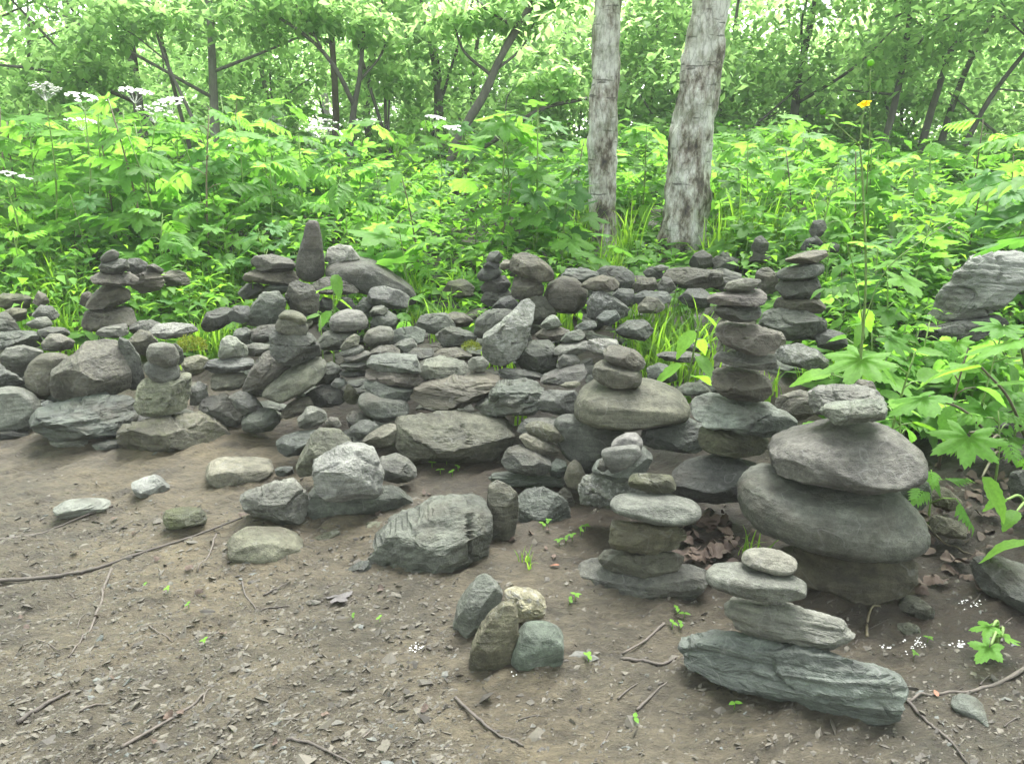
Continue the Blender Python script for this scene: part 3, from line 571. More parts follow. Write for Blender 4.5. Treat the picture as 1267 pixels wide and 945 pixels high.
R('reddish-brown stone behind the flat-topped grey one', 3.42, [(50,426),(62,412),(75,413),(92,422),(89,432),(68,436),(54,433)], 'r')
R('dark narrow stone behind the reddish-brown one', 3.52, [(44,410),(60,403),(80,404),(88,413),(75,420),(55,418)], 'd')
cairn('the little far-left heap', [
 ('pale grey oval stone', 3.62, [(31,401),(45,393),(58,391),(65,400),(58,407),(40,408)], 'l'),
 ('grey flat stone', 3.7, [(39,390),(50,377),(65,379),(74,390),(65,397),(48,396)], 'g'),
 ('tan knob', 3.76, [(40,375),(47,359),(57,364),(62,374),(52,381)], 't')])
R('tan-brown stone under the mossy far-left one', 3.7, [(1,387),(15,380),(33,383),(33,396),(15,399),(3,393)], 'm')
R('moss-covered stone at the far left', 3.82, [(-14,374),(5,361),(25,361),(39,368),(37,382),(10,384)], 'm', 'mossy')
cairn('the brown stacked cairn in the left grass', [
 ('broad brown boulder', 3.57, [(101,402),(105,385),(125,376),(150,375),(164,381),(169,396),(160,404),(140,405),(125,410),(108,412)], 'b'),
 ('tilted brown stone', 3.57, [(105,381),(112,368),(120,359),(130,351),(145,351),(161,359),(162,371),(150,380),(115,383)], 'b', 'plain', dict(e=0.6)),
 ('thin wide brown slab', 3.57, [(111,344),(122,336),(140,337),(160,337),(172,345),(166,354),(140,354),(117,351)], 'b'),
 ('grey rounded stone', 3.57, [(121,331),(127,322),(145,319),(157,320),(161,332),(151,339),(125,339)], 'g'),
 ('small dark tilted pebble', 3.57, [(124,320),(130,312),(140,308),(148,313),(146,320),(133,325),(125,325)], 'd', 'plain', dict(rough=0.4))])
R('small brown stone beside the tilted brown one', 3.67, [(98,377),(101,363),(110,360),(117,367),(109,381)], 'b')
cairn('the low heap behind the brown stacked cairn', [
 ('ridged brown slab', 3.8, [(161,344),(178,331),(195,333),(204,348),(196,361),(175,364),(161,354)], 'b', 'layered'),
 ('dark flat stone', 3.75, [(154,325),(160,319),(172,319),(183,326),(181,335),(168,340),(156,335)], 'g')])
R('small brown wedge beside the low heap', 3.82, [(181,329),(190,326),(203,334),(199,341),(188,338)], 'b')
R('far ridged slab in the grass behind the left cairn', 4.0, [(197,340),(215,332),(229,336),(237,351),(215,356),(199,353)], 'b', 'layered')
R('white speckled slab lying by the moss clump', 3.45, [(184,411),(192,401),(215,399),(238,401),(245,410),(231,418),(200,420)], 'p', 'speckled')
R('grey stone beside the white speckled slab', 3.5, [(158,406),(172,395),(188,394),(200,400),(197,412),(180,417),(164,414)], 'g', rough=1.2)
R('pale wedge behind the large brown boulder', 3.32, [(116,411),(130,403),(157,400),(160,413),(145,419),(124,417)], 'l')
R('brown stone behind the split slab', 3.27, [(158,422),(172,407),(186,411),(195,422),(197,438),(180,441),(163,434)], 'b')
# ---- between the left cairn and the leaning slabs
R('tan rounded stone under the moss clump', 3.07, [(225,451),(230,440),(245,438),(258,444),(260,456),(248,464),(231,462)], 't')
cairn('the low cairn right of the moss clump', [
 ('tan squared stone', 3.04, [(260,482),(261,465),(275,459),(300,459),(308,470),(298,482),(280,486),(265,486)], 't', 'plain', dict(e=0.6)),
 ('grey flat knobbly slab', 3.06, [(252,456),(258,445),(280,442),(300,440),(314,446),(312,456),(290,462),(262,465)], 'g'),
 ('pale angular stone', 3.1, [(270,441),(273,420),(280,413),(292,417),(306,430),(308,440),(295,445),(278,446)], 'p', 'plain', dict(e=0.6))])
R('grey wedge beside the pale angular stone', 3.2, [(301,427),(315,422),(334,426),(336,438),(320,443),(305,441)], 'g')
cairn('the leaning-slab cairn', [
 ('brown leaning slab', 2.98, [(299,482),(309,460),(325,439),(335,431),(351,435),(360,446),(352,467),(335,483),(318,491),(303,490)], 'b', 'plain', dict(e=0.55)),
 ('long dark slab leaning the other way', 2.92, [(322,494),(335,478),(355,461),(380,446),(398,439),(405,448),(397,464),(375,483),(350,497),(332,501)], 'b', 'plain', dict(e=0.6, rough=0.6)),
 ('three-cornered grey block', 2.95, [(335,437),(333,415),(342,405),(365,407),(385,412),(394,425),(397,440),(380,449),(358,453),(344,448)], 'g', 'plain', dict(e=0.5)),
 ('pale brown rounded stone', 2.95, [(340,404),(345,393),(358,391),(375,395),(382,405),(379,414),(362,416),(345,411)], 'b', 'plain', dict(rough=0.5)),
 ('tan flat stone', 2.95, [(343,391),(350,384),(362,383),(375,389),(381,397),(372,402),(355,398)], 't', 'plain', dict(rough=0.4))])
R('grey boulder at the foot of the leaning-slab cairn', 2.96, [(246,502),(255,490),(268,482),(278,483),(291,495),(302,514),(296,527),(275,529),(254,524)], 'g')
R('ragged grey stone beside the grey boulder', 2.9, [(283,491),(295,482),(310,486),(321,499),(328,509),(319,516),(302,515),(291,502)], 'g', rough=1.4)
R('blue-green rounded stone below the ragged grey one', 2.87, [(299,521),(310,509),(325,502),(341,504),(347,520),(336,534),(315,537),(301,532)], 's', rough=0.7)
R('whitish stone behind the coarse tan block', 3.0, [(235,502),(237,480),(245,471),(254,474),(258,491),(251,502)], 'p')
R('dark slate block under the slab pile', 2.97, [(377,486),(390,477),(410,473),(425,479),(427,496),(410,507),(392,506),(381,497)], 'd')
R('mossy brown wedge beside the dark slate block', 2.95, [(424,492),(428,475),(435,476),(445,490),(441,501),(430,500)], 'm', 'mossy')
R('whitish chip on the dark slate block', 2.97, [(409,476),(415,468),(425,467),(430,475),(419,481)], 'p')
R('dark slab behind the long leaning slab', 3.02, [(383,472),(395,455),(410,446),(423,454),(418,472),(395,480)], 'd')
# ---- back mound around the spire
R('tall pointed brown spire stone standing on the back mound', 3.95, [(365,337),(368,315),(375,295),(380,272),(387,264),(393,269),(397,290),(401,320),(402,340),(390,348),(375,348)], 'r', e=0.8, rough=0.6, name='stone')
cairn('the slabs left of the spire stone', [
 ('dark block', 3.97, [(293,364),(305,351),(320,350),(331,357),(327,370),(305,371)], 'd'),
 ('long brown slab', 3.97, [(300,344),(305,335),(325,331),(360,332),(371,342),(366,352),(335,353),(307,351)], 'b'),
 ('brown flat slab', 3.97, [(310,323),(315,315),(335,314),(360,321),(367,330),(360,337),(335,337),(314,332)], 'b')])
R('blue-grey stone under the slabs left of the spire', 3.95, [(326,360),(335,351),(355,349),(362,357),(347,365)], 's')
R('rugged grey boulder below the slabs left of the spire', 3.6, [(304,397),(312,375),(325,361),(345,360),(354,372),(352,391),(341,405),(320,409),(307,405)], 'g', rough=1.3)
R('dark brown boulder directly below the spire', 3.7, [(351,367),(358,351),(368,346),(385,350),(395,365),(394,384),(380,391),(361,388)], 'b')
R('brown flat stone right of the spire foot', 3.85, [(384,352),(395,341),(415,340),(436,349),(445,361),(425,365),(395,365)], 'b')
R('long dark slanting slab behind the spire', 4.05, [(401,331),(410,321),(440,317),(460,320),(485,338),(511,359),(517,371),(506,381),(480,373),(450,361),(425,353),(404,342)], 'd', e=0.55, rough=0.6)
R('pale carved-looking stone on the long dark slab', 4.02, [(402,321),(406,307),(420,302),(435,304),(446,320),(436,328),(412,328)], 'p')
R('grey boulder below the long dark slab', 3.77, [(452,372),(458,356),(475,352),(495,357),(509,370),(501,383),(470,385)], 'g')
for lab, pl, t in (('dark stone in the hollow under the spire', [(390,380),(400,367),(411,369),(414,381),(400,389)], 'd'), ('dark pointed stone beside the hollow under the spire', [(416,380),(424,366),(435,369),(442,383),(425,388)], 'd'), ('grey stone left of the grey back boulder', [(439,382),(450,367),(463,371),(467,384),(450,388)], 'g')): R(lab, 3.77, pl, t)
R('dark brown stone left of the rugged grey boulder', 3.6, [(248,404),(255,387),(275,379),(287,381),(287,397),(270,408),(254,414)], 'd')
R('small slate beside the dark brown stone', 3.55, [(281,387),(290,378),(308,379),(314,392),(301,400),(284,397)], 's')
R('small pale slate below the rugged grey boulder', 3.35, [(288,416),(292,406),(305,404),(314,412),(309,424),(294,424)], 'l')
R('dark slate below the rugged grey boulder', 3.36, [(310,410),(325,401),(346,402),(348,416),(325,427),(311,422)], 'd')
cairn('the loaf-topped cairn', [
 ('grey-brown rough stone', 3.27, [(391,427),(400,412),(420,405),(440,408),(443,421),(426,433),(401,435)], 'g'),
 ('rounded loaf-shaped stone', 3.3, [(407,401),(412,388),(430,382),(448,384),(456,397),(452,407),(430,410),(411,410)], 'l', 'plain', dict(rough=0.5))])
cairn('the tiny stack of thin leaning pebbles', [
 ('dark thin slate', 3.0, [(420,461),(435,456),(453,459),(452,467),(430,469)], 'd'),
 ('green-edged thin slate', 3.0, [(421,451),(440,445),(460,447),(457,458),(435,460),(422,457)], 's'),
 ('grey thin pebble', 3.02, [(424,443),(440,436),(457,433),(457,441),(440,449),(427,448)], 'g'),
 ('grey tilted pebble', 3.04, [(420,437),(430,429),(445,425),(451,430),(441,439),(424,442)], 'g'),
 ('tan leaning pebble', 3.05, [(421,431),(428,420),(438,413),(446,416),(444,425),(432,434),(423,435)], 't')])
cairn('the pair beside the loaf-topped cairn', [
 ('grey rough stone', 3.5, [(458,400),(465,389),(480,384),(492,392),(490,404),(472,408)], 'g'),
 ('pale small stone', 3.5, [(457,386),(462,379),(475,377),(481,383),(471,392),(459,393)], 'l')])
cairn('the smooth pale pair above the slab pile', [
 ('grey flat stone', 3.12, [(456,437),(470,426),(485,425),(496,435),(491,443),(465,443)], 'b'),
 ('pale smooth tilted stone', 3.2, [(449,421),(455,409),(470,403),(485,405),(488,416),(476,428),(457,430)], 'l', 'plain', dict(rough=0.5))])
# ---- rubble of the middle
B = 'rubble stones of the pile'
for lab, D, pl, t in (
 ('grey boulder in the rubble behind the slab pile', 3.5, [(515,402),(520,388),(535,383),(552,387),(564,400),(562,415),(545,415),(527,411)], 'g'),
 ('greenish ridged stone in front of the grey rubble boulder', 3.3, [(538,414),(548,403),(570,404),(590,412),(587,428),(565,433),(547,428)], 's'),
 ('brown stone behind the greenish ridged one', 3.55, [(545,392),(560,385),(575,387),(586,395),(580,405),(555,406)], 'b'),
 ('flat grey stone left of the greenish ridged one', 3.3, [(478,422),(490,404),(510,401),(527,410),(524,424),(505,431),(484,433)], 'g'),
 ('pale grey stone on the edge of the slab pile', 3.2, [(482,432),(495,421),(510,417),(517,428),(506,438),(489,440)], 'l'),
 ('brown flat stone above the ragged brown layered rock', 3.1, [(533,442),(545,431),(565,429),(584,438),(582,447),(550,447)], 'b'),
 ('dark flat stone between brown and pale rubble', 3.1, [(501,439),(512,430),(535,431),(539,441),(521,448),(504,446)], 'd'),
 ('grey dark wedge before the twin back cairns', 3.6, [(608,382),(618,369),(632,365),(642,375),(637,386),(618,387)], 'd')): R(lab, D, pl, t)
cairn('the brown-headed cairn at the back', [
 ('brown rounded base stone', 3.77, [(634,380),(650,364),(675,364),(690,380),(687,398),(665,403),(639,395)], 'b'),
 ('brown squat stone', 3.77, [(632,359),(636,344),(645,338),(665,342),(674,358),(670,371),(648,373),(635,369)], 'b'),
 ('large brown tilted head stone', 3.77, [(630,326),(635,313),(645,309),(665,317),(681,331),(687,342),(681,349),(660,349),(642,342),(632,334)], 'b', 'plain', dict(e=0.6))])
cairn('the dark slim cairn at the back', [
 ('dark rounded stone', 3.92, [(594,372),(600,360),(625,354),(634,365),(627,380),(604,381)], 'd'),
 ('dark brown stone', 3.92, [(594,357),(605,343),(625,340),(633,352),(624,365),(601,366)], 'd'),
 ('dark smooth pebble', 3.92, [(590,341),(597,331),(615,329),(622,337),(613,347),(594,348)], 'd', 'plain', dict(rough=0.5)),
 ('small dark tilted pebble', 3.92, [(597,331),(605,321),(615,320),(620,329),(608,335)], 'd'),
 ('dark angular knob', 3.92, [(601,322),(606,312),(617,310),(623,318),(619,325),(605,325)], 'd')])
R('small tan stone between the twin back cairns', 3.85, [(617,329),(624,321),(632,321),(634,332),(622,335)], 't')
R('round brown boulder beside the brown-headed cairn', 3.82, [(673,367),(679,350),(695,341),(715,344),(728,360),(724,377),(710,388),(690,386),(677,380)], 'b', rough=0.6)
cairn('the flat-capped speckled boulder', [
 ('white-speckled grey boulder', 3.6, [(726,392),(727,370),(733,359),(745,357),(760,368),(778,383),(777,393),(755,395),(735,396)], 'g', 'speckled'),
 ('flat wedge', 3.65, [(718,354),(728,345),(745,339),(760,344),(767,353),(757,361),(735,361)], 'b')])
for lab, D, pl, t, kk in (
 ('dark grey boulder behind the flat wedge', 3.97, [(733,340),(745,329),(770,328),(785,340),(784,357),(765,363),(747,358)], 'd', 'plain'),
 ('knobbly grey stone behind the round brown boulder', 3.97, [(693,342),(700,332),(720,330),(740,338),(737,351),(715,353),(699,351)], 'g', 'layered'),
 ('blue-grey cobble before the white-speckled boulder', 3.42, [(738,393),(748,384),(762,383),(768,395),(756,404),(741,403)], 's', 'plain'),
 ('dark stone right of the white-speckled boulder', 3.77, [(753,370),(765,357),(784,357),(787,376),(770,383),(757,379)], 'd', 'plain'),
 ('brown stone alone among the herbs behind the pile', 4.3, [(546,362),(555,347),(575,345),(587,355),(584,368),(560,371)], 'm', 'mossy'),
 ('long flat grey boulder at the back of the pile', 4.0, [(818,347),(825,332),(845,329),(870,331),(895,335),(894,352),(870,358),(835,359)], 'b', 'plain'),
 ('grey textured boulder right of the long flat one', 4.07, [(863,347),(872,334),(895,332),(917,340),(914,354),(885,360)], 'g', 'layered'),
 ('dark brown block below the long flat boulder', 3.8, [(838,370),(850,357),(870,356),(882,368),(877,383),(855,383)], 'd', 'plain'),
 ('grey three-cornered stone before the long flat boulder', 3.9, [(810,357),(820,342),(830,344),(837,357),(826,365)], 'g', 'plain'),
 ('brown low stone right of the dark grey boulder', 3.9, [(781,354),(790,344),(810,343),(815,356),(800,365),(784,363)], 'b', 'plain'),
 ('dark flat stone below the brown low one', 3.75, [(783,367),(800,357),(825,361),(832,371),(816,379),(789,377)], 'd', 'plain'),
 ('brown cobble in the grass gap', 3.6, [(788,380),(800,367),(815,369),(824,381),(811,389),(791,389)], 'b', 'plain'),
 ('grey stone veiled by grass blades', 3.35, [(760,410),(775,397),(800,394),(810,408),(797,422),(769,421)], 'g', 'plain'),
 ('dark pebble under a pale chip at the back', 4.1, [(795,337),(805,329),(818,332),(822,343),(805,348)], 'd', 'plain'),
 ('pale chip lying on a dark pebble at the back', 4.08, [(806,332),(818,327),(829,331),(819,336)], 'p', 'plain'),
 ('dark rounded boulder by the grass near the birch', 4.6, [(850,328),(858,314),(870,309),(881,316),(882,330),(865,336)], 'd', 'plain'),
 ('grey cobble right of the dark rounded boulder', 4.6, [(876,327),(885,317),(900,314),(914,322),(907,335),(885,336)], 'g', 'plain'),
 ('small grey stone on the grey cobble', 4.6, [(888,318),(895,311),(904,313),(903,320)], 'g', 'plain'),
 ('dark lower stone of the pair lost in tall grass', 4.4, [(926,323),(932,310),(945,310),(954,318),(947,326)], 'd', 'plain'),
 ('dark round head stone of the pair lost in tall grass', 4.4, [(929,306),(934,295),(942,291),(951,300),(950,310),(940,315),(931,313)], 'd', 'plain'),
 ('dark low stone in tall grass behind the tan-capped cairn', 4.2, [(990,307),(997,296),(1010,291),(1018,300),(1012,311),(995,312)], 'd', 'plain'),
 ('black topmost stone rising above the tall grass', 4.25, [(1001,286),(1006,273),(1020,271),(1023,282),(1016,293),(1004,293)], 'd', 'plain'),
 ('small grey stone right of the tan cap stone', 4.2, [(1020,307),(1030,299),(1039,303),(1038,313),(1024,313)], 'g', 'plain'),
 ('flat grey slab in the grass left of the tower', 3.0, [(812,440),(825,433),(850,433),(868,440),(858,449),(825,449)], 'g', 'plain'),
 ('grey stone at the grassy foot of the tower', 2.75, [(838,480),(850,472),(870,474),(880,484),(866,492),(845,491)], 'g', 'plain'),
 ('slate stone in the grass beside the three-stone cairn', 2.9, [(800,455),(815,448),(835,455),(838,470),(818,476),(802,470)], 's', 'plain'),
 ('grey slate sticking out of grass behind the tower', 3.1, [(842,425),(855,418),(872,420),(880,430),(865,437),(848,435)], 'g', 'plain'),
 ): R(lab, D, pl, t, kk)

# ---- rubble that fills the pile below and between the named stones
mid_rubble = []
for n in range(270):
    for _ in range(20):
        px = rng.uniform(-20, 1040); top = 345 if px > 250 else 365
        py = rng.uniform(top, 560 if px < 500 else 530)
        if px < 170 and py < 400: continue
        if 170 < px < 290 and py < 400: continue
        if px > 640 and py > 500: continue
        if px > 770 and py > 400 and rng.random() < 0.5: continue
        if 330 < px < 440 and py > 515: continue
        break
    g = ground_hit(px, py); w = rng.uniform(26, 78) * (3.2 / g[1]) ** 0.5; hgt = w * rng.uniform(0.28, 0.52); k = rng.integers(5, 8); ro = rng.normal(0, 0.3)
    a0 = np.sort(rng.uniform(0, 2 * math.pi / k, k) * 0.8 + np.arange(k) * 2 * math.pi / k); rr = rng.uniform(0.7, 1.15, k); lift_ = rng.uniform(0.1, 0.5)
    pl = [(w / 2 * rr[i] * math.cos(a0[i]), hgt / 2 * rr[i] * math.sin(a0[i])) for i in range(k)]; pl = [(px + a * math.cos(ro) - b * math.sin(ro), py - hgt * lift_ + a * math.sin(ro) + b * math.cos(ro)) for a, b in pl]
    t = rng.choice(list('gggbdsl')); word = {'g': 'grey', 'b': 'brown', 'd': 'dark', 's': 'slate-green', 'l': 'pale grey'}[t]
    near = min(CAIRNS, key=lambda c: (np.mean([q[0] for q in c[0]]) - px) ** 2 + (np.mean([q[1] for q in c[0]]) - py) ** 2 * 2)[1]; size_w = 'small' if w < 36 else 'larger' if w > 58 else 'middling'
    R(f'{size_w} {word} rubble stone low beside {near}', g[1] + 0.05, pl, t, rng.choice(['plain', 'plain', 'layered']), name='rubble_stone', e=0.52, rough=1.15, group=f'{size_w} {word} rubble stones beside {near}')
# ------------------------------------------------------------------ leaf shapes (tip along +Y, face up +Z, length about 1)
def fan(outline, zf, centre=(0, 0.42), sub=1):
    O = np.array(outline, float); C = np.array(centre); n = len(O)
    V = [np.array([C[0], C[1]])]; rings = [0.55, 1.0]
    for r in rings: V += [C + (o - C) * r for o in O]
    V = np.array(V); F = []
    for k in range(n):
        k2 = (k + 1) % n; a, b = 1 + k, 1 + k2; c, d = 1 + n + k, 1 + n + k2
        F += [(0, a, b), (a, c, d), (a, d, b)]
    z = zf(V[:, 0], V[:, 1]); return np.column_stack([V, z]), np.array(F)
def palmate(lobes=7, depth=0.5, droop=0.25, seed=0, teeth=True):
    rs = np.random.default_rng(seed); out = []; base = np.array([0, 0.12])
    out.append((0.0, 0.16))
    angs = np.linspace(-135, 135, lobes)[::-1]
    for k, a in enumerate(angs):
        L_ = (1.0 - 0.34 * (abs(a) / 135) ** 1.3) * rs.uniform(0.92, 1.06); ra = math.radians(90 + a)
        wd = 270 / (lobes - 1) / 2
        for da, f in ((-0.98, depth), (-0.62, 0.74), (-0.5, 0.7), (-0.3, 0.9), (-0.2, 0.86), (0, 1.0), (0.2, 0.86), (0.3, 0.9), (0.5, 0.7), (0.62, 0.74)):
            if not teeth and abs(da) in (0.5, 0.2): continue
            t = ra - math.radians(da * wd) * -1 * -1
            out.append((base[0] + 0.88 * L_ * f * math.cos(t), base[1] + 0.88 * L_ * f * math.sin(t)))
    def zf(x, y):
        r = np.hypot(x, y - 0.12); th = np.arctan2(y - 0.12, x); w = 270 / (lobes - 1)
        fold = np.cos(np.radians((np.degrees(th) - 90)) * 360 / w)
        return -droop * r ** 2 + 0.045 * r * fold + 0.03 * np.sin(7 * x + seed) * r
    return fan(out, zf, (0, 0.14))
def ovate(w=0.5, droop=0.3, seed=0, teeth=0.03):
    t = np.linspace(0, 1, 13); half = w / 2 * np.sin(math.pi * t ** 0.72) ** 0.9
    half = half + teeth * ((np.arange(13) % 2) - 0.5) * (half > 0.05)
    out = [(h, y) for h, y in zip(half, t)] + [(-h, y) for h, y in zip(half[::-1][1:-1], t[::-1][1:-1])]
    return fan(out, lambda x, y: -droop * y ** 2 + 0.35 * np.abs(x) * (1 - y) + 0.02 * np.sin(9 * y + seed), (0, 0.45))
def place(V, s, M, off):              # scale, rotate, move
    return V * s @ np.asarray(M).T + np.asarray(off)
def rotm(yaw, pitch, roll=0.0):       # pitch lifts the tip
    return np.array((Matrix.Rotation(yaw, 3, 'Z') @ Matrix.Rotation(pitch, 3, 'X') @ Matrix.Rotation(roll, 3, 'Y')))
def pinnate(n=5, seed=0, lw=0.42):
    rs = np.random.default_rng(seed); parts = []
    rach = [(0, 0, 0), (0, 0.35, 0.03), (0, 0.7, 0.0), (0, 0.78, -0.02)]; parts.append(tube(rach, [0.012, 0.01, 0.007, 0.004], 4))
    for k in range(n):
        y = 0.18 + 0.6 * k / n; s = 0.42 * (1 - 0.35 * k / n)
        for sd in (-1, 1):
            V, F = ovate(lw, 0.3, seed + k); parts.append((place(V, s * rs.uniform(0.9, 1.1), rotm(-sd * (1.05 - 0.1 * k), -0.1, sd * 0.15), (0, y, 0.02 - 0.05 * y)), F))
    V, F = ovate(lw + 0.05, 0.3, seed + 9); parts.append((place(V, 0.34, rotm(0, -0.2), (0, 0.74, -0.01)), F))
    return join(parts)
LM = {}
for k in range(4):
    V, F = palmate((7, 5, 7, 5)[k], (0.5, 0.42, 0.56, 0.5)[k], (0.16, 0.3, 0.22, 0.12)[k], k); LM['palm%d' % k] = mesh_from('palmate_leaf', V, F, LEAF); LM['palmd%d' % k] = mesh_from('palmate_leaf', V, F, LEAF_D)
    V, F = pinnate(4 + k % 2, k); LM['pinn%d' % k] = mesh_from('pinnate_leaf', V, F, LEAF)
    V, F = ovate(0.42 + 0.05 * k, 0.35, k); LM['ov%d' % k] = mesh_from('ovate_leaf', V, F, LEAF_Y); LM['ovd%d' % k] = mesh_from('ovate_leaf', V, F, LEAF)
def add_leaf(root, key, s, yaw, pitch, pos, roll=0.0):
    o = bpy.data.objects.new('leaf', LM[key]); COL.objects.link(o); o.parent = root
    o.matrix_local = Matrix.Translation(Vector(pos)) @ Matrix.Rotation(yaw, 4, 'Z') @ Matrix.Rotation(pitch, 4, 'X') @ Matrix.Rotation(roll, 4, 'Y') @ Matrix.Scale(s, 4)
    return o
def empty(name, loc=(0, 0, 0), rz=0.0, label=None, cat=None, group=None):
    o = bpy.data.objects.new(name, None); COL.objects.link(o); o.location = loc; o.rotation_euler = (0, 0, rz); o.empty_display_size = 0.05
    return tag(o, label, cat, group)
def herb(h, n, kind, seed, ls=0.22, stem_mat=None, spread=0.2, name='leafy_herb'):
    rs = np.random.default_rng(seed); root = empty(name)
    lean = rs.uniform(-0.12, 0.12, 2); parts = []
    def ax(t): return np.array([lean[0] * t * t * h, lean[1] * t * t * h, t * h])
    parts.append(tube([ax(t) for t in np.linspace(0, 1, 6)], np.linspace(0.006, 0.0028, 6) * (0.6 + 0.7 * h), 6))
    yaw = rs.uniform(0, 6.28)
    for k in range(n):
        t = 0.35 + 0.65 * (k + 0.5) / n if k < n - 1 else 1.0; yaw += 2.4 + rs.uniform(-0.4, 0.4); p0 = ax(t)
        pl = spread * rs.uniform(0.6, 1.2) * (1.15 - 0.55 * t); dx, dy = -math.sin(yaw), math.cos(yaw)
        p1 = p0 + np.array([dx * pl, dy * pl, pl * rs.uniform(0.25, 0.7)])
        if t < 0.999: parts.append(tube([p0, (p0 + p1) / 2 + np.array([0, 0, 0.01]), p1], [0.0028, 0.0024, 0.002], 5))
        else: p1 = p0
        s = ls * rs.uniform(0.75, 1.2) * (1.15 - 0.4 * t)
        add_leaf(root, f'{kind}{rs.integers(0, 4)}', s, yaw, rs.uniform(-0.85, 0.3), p1, rs.uniform(-0.45, 0.45))
    V, F = join(parts); obj('stem', mesh_from('stem', V, F, stem_mat or STEM), root)
    return root
def umbel_mesh(seed, r=0.06):
    rs = np.random.default_rng(seed); parts = []
    for k in range(15):
        a, q = k * 2.4, r * math.sqrt((k + 0.5) / 15); c = np.array([q * math.cos(a), q * math.sin(a), 0.05 - 2.2 * q * q])
        parts.append((np.array([[0, 0, -0.005], [0.0012, 0, -0.005], c]), np.array([[0, 1, 2]])))
        for j in range(9):
            b = rs.uniform(0, 6.28); d = c + np.array([math.cos(b), math.sin(b), 0]) * rs.uniform(0, 0.012) + np.array([0, 0, rs.uniform(0, 0.007)])
            s = rs.uniform(0.004, 0.007); parts.append((d + s * np.array([[1, 0, 0], [0, 1, 0.2], [-1, 0, 0], [0, -1, 0.2], [0, 0, 0.7]]), np.array([[0, 1, 4], [1, 2, 4], [2, 3, 4], [3, 0, 4]])))
    V, F = join(parts); return mesh_from('umbel', V, F, PETAL)
UMB = [umbel_mesh(k, 0.055 + 0.012 * k) for k in range(3)]
def umbel_plant(tip, base, nside, seed, label, r=1.0):
    rs = np.random.default_rng(seed); root = empty('white_umbel_plant', base, 0, label, 'plant', 'white umbel flowers above the undergrowth')
    T = np.array(tip) - np.array(base); mid = T * 0.5 + np.array([rs.uniform(-0.1, 0.1), 0.0, 0.05])
    P = curve_pts([(0, 0, 0), mid, T], 6); parts = [tube(P, np.linspace(0.008, 0.003, len(P)), 6)]
    def um(p, s):
        o = bpy.data.objects.new('umbel', UMB[rs.integers(0, 3)]); COL.objects.link(o); o.parent = root; o.location = p; o.scale = (s, s, s); o.rotation_euler = (rs.uniform(-0.3, 0.3), rs.uniform(-0.3, 0.3), rs.uniform(0, 6))
    um(T, 1.5 * r)
    for k in range(nside):
        a = rs.uniform(0, 6.28); q = P[-4] + np.array([math.cos(a) * 0.13, math.sin(a) * 0.13, 0.1 + 0.05 * rs.random()]) * r
        parts.append(tube([P[-4], (P[-4] + q) / 2 + np.array([0, 0, -0.01]), q], [0.002] * 3, 4)); um(q, 1.15 * r)
    for k in range(3):
        p = P[len(P) // 3 + 3 * k]; yaw = rs.uniform(0, 6.28); add_leaf(root, f'pinn{k}', 0.32 - 0.05 * k, yaw, -0.1, p)
    V, F = join(parts); obj('stem', mesh_from('stem', V, F, STEM), root)
def grass_mesh(n, h, spread, seed, w=0.006, droop=0.6):
    rs = np.random.default_rng(seed); Vs, Fs, Ts, b = [], [], [], 0
    for k in range(n):
        a = rs.uniform(0, 6.28); H = h * rs.uniform(0.45, 1.15); o = np.array([rs.normal(0, spread), rs.normal(0, spread), 0]); out = np.array([math.cos(a), math.sin(a), 0]); side = np.array([-out[1], out[0], 0])
        dr = droop * rs.uniform(0.3, 1.3); V = []
        for j in range(6):
            t = j / 5; c = o + out * H * dr * t * t * 0.8 + np.array([0, 0, H * (t - 0.45 * dr * t ** 3)]); ww = w * (1 - t) ** 0.6 * rs.uniform(0.9, 1.1)
            V += [c - side * ww, c + side * ww]
        Vs.append(np.array(V)); Fs += [(b + 2 * j, b + 2 * j + 1, b + 2 * j + 3, b + 2 * j + 2) for j in range(5)]; Ts += [rs.random() * 0.6] * 12; b += 12
    return mesh_from('grass_tuft', np.concatenate(Vs), np.array(Fs), GRASS, col=Ts)

# ---- undergrowth: leafy herbs as individuals
protos = [herb(0.62, 9, 'palm', 1, 0.19), herb(0.84, 11, 'palm', 2, 0.2), herb(0.5, 8, 'palmd', 3, 0.18), herb(0.78, 10, 'palmd', 4, 0.19),
          herb(0.55, 8, 'pinn', 5, 0.3, None, 0.08), herb(0.78, 9, 'pinn', 6, 0.34, None, 0.08), herb(0.5, 11, 'ov', 7, 0.15, None, 0.05), herb(0.72, 13, 'ovd', 8, 0.16, STEM_R, 0.06)]
PLAB = ['broad lobed bright green herb', 'tall lobed bright green herb', 'low dark lobed herb', 'tall dark lobed herb', 'feather-leaved herb', 'tall feather-leaved herb', 'low yellow-green oval-leaved herb', 'brown-stemmed oval-leaved herb']
def landmark(px):
    for lim, nm in ((95, 'the mossy far-left stones'), (235, 'the brown stacked cairn'), (340, 'the slabs left of the spire'), (430, 'the spire stone'), (560, 'the long dark slab'), (715, 'the brown-headed cairn'), (800, 'the slimmer birch'), (915, 'the thicker birch'), (1040, 'the tan-capped cairn'), (1135, 'the yellow flower')):
        if px < lim: return nm
    return 'the big sloping boulder'
def front_edge(px):                   # image row where the plants begin, as a ground depth
    return float(np.interp(px, [0, 110, 240, 300, 520, 600, 700, 830, 940, 1050, 1120, 1200, 1267], [4.0, 4.05, 3.9, 4.35, 4.4, 4.35, 4.5, 4.7, 4.3, 3.3, 3.0, 3.35, 3.5]))
used = set(); hb = []
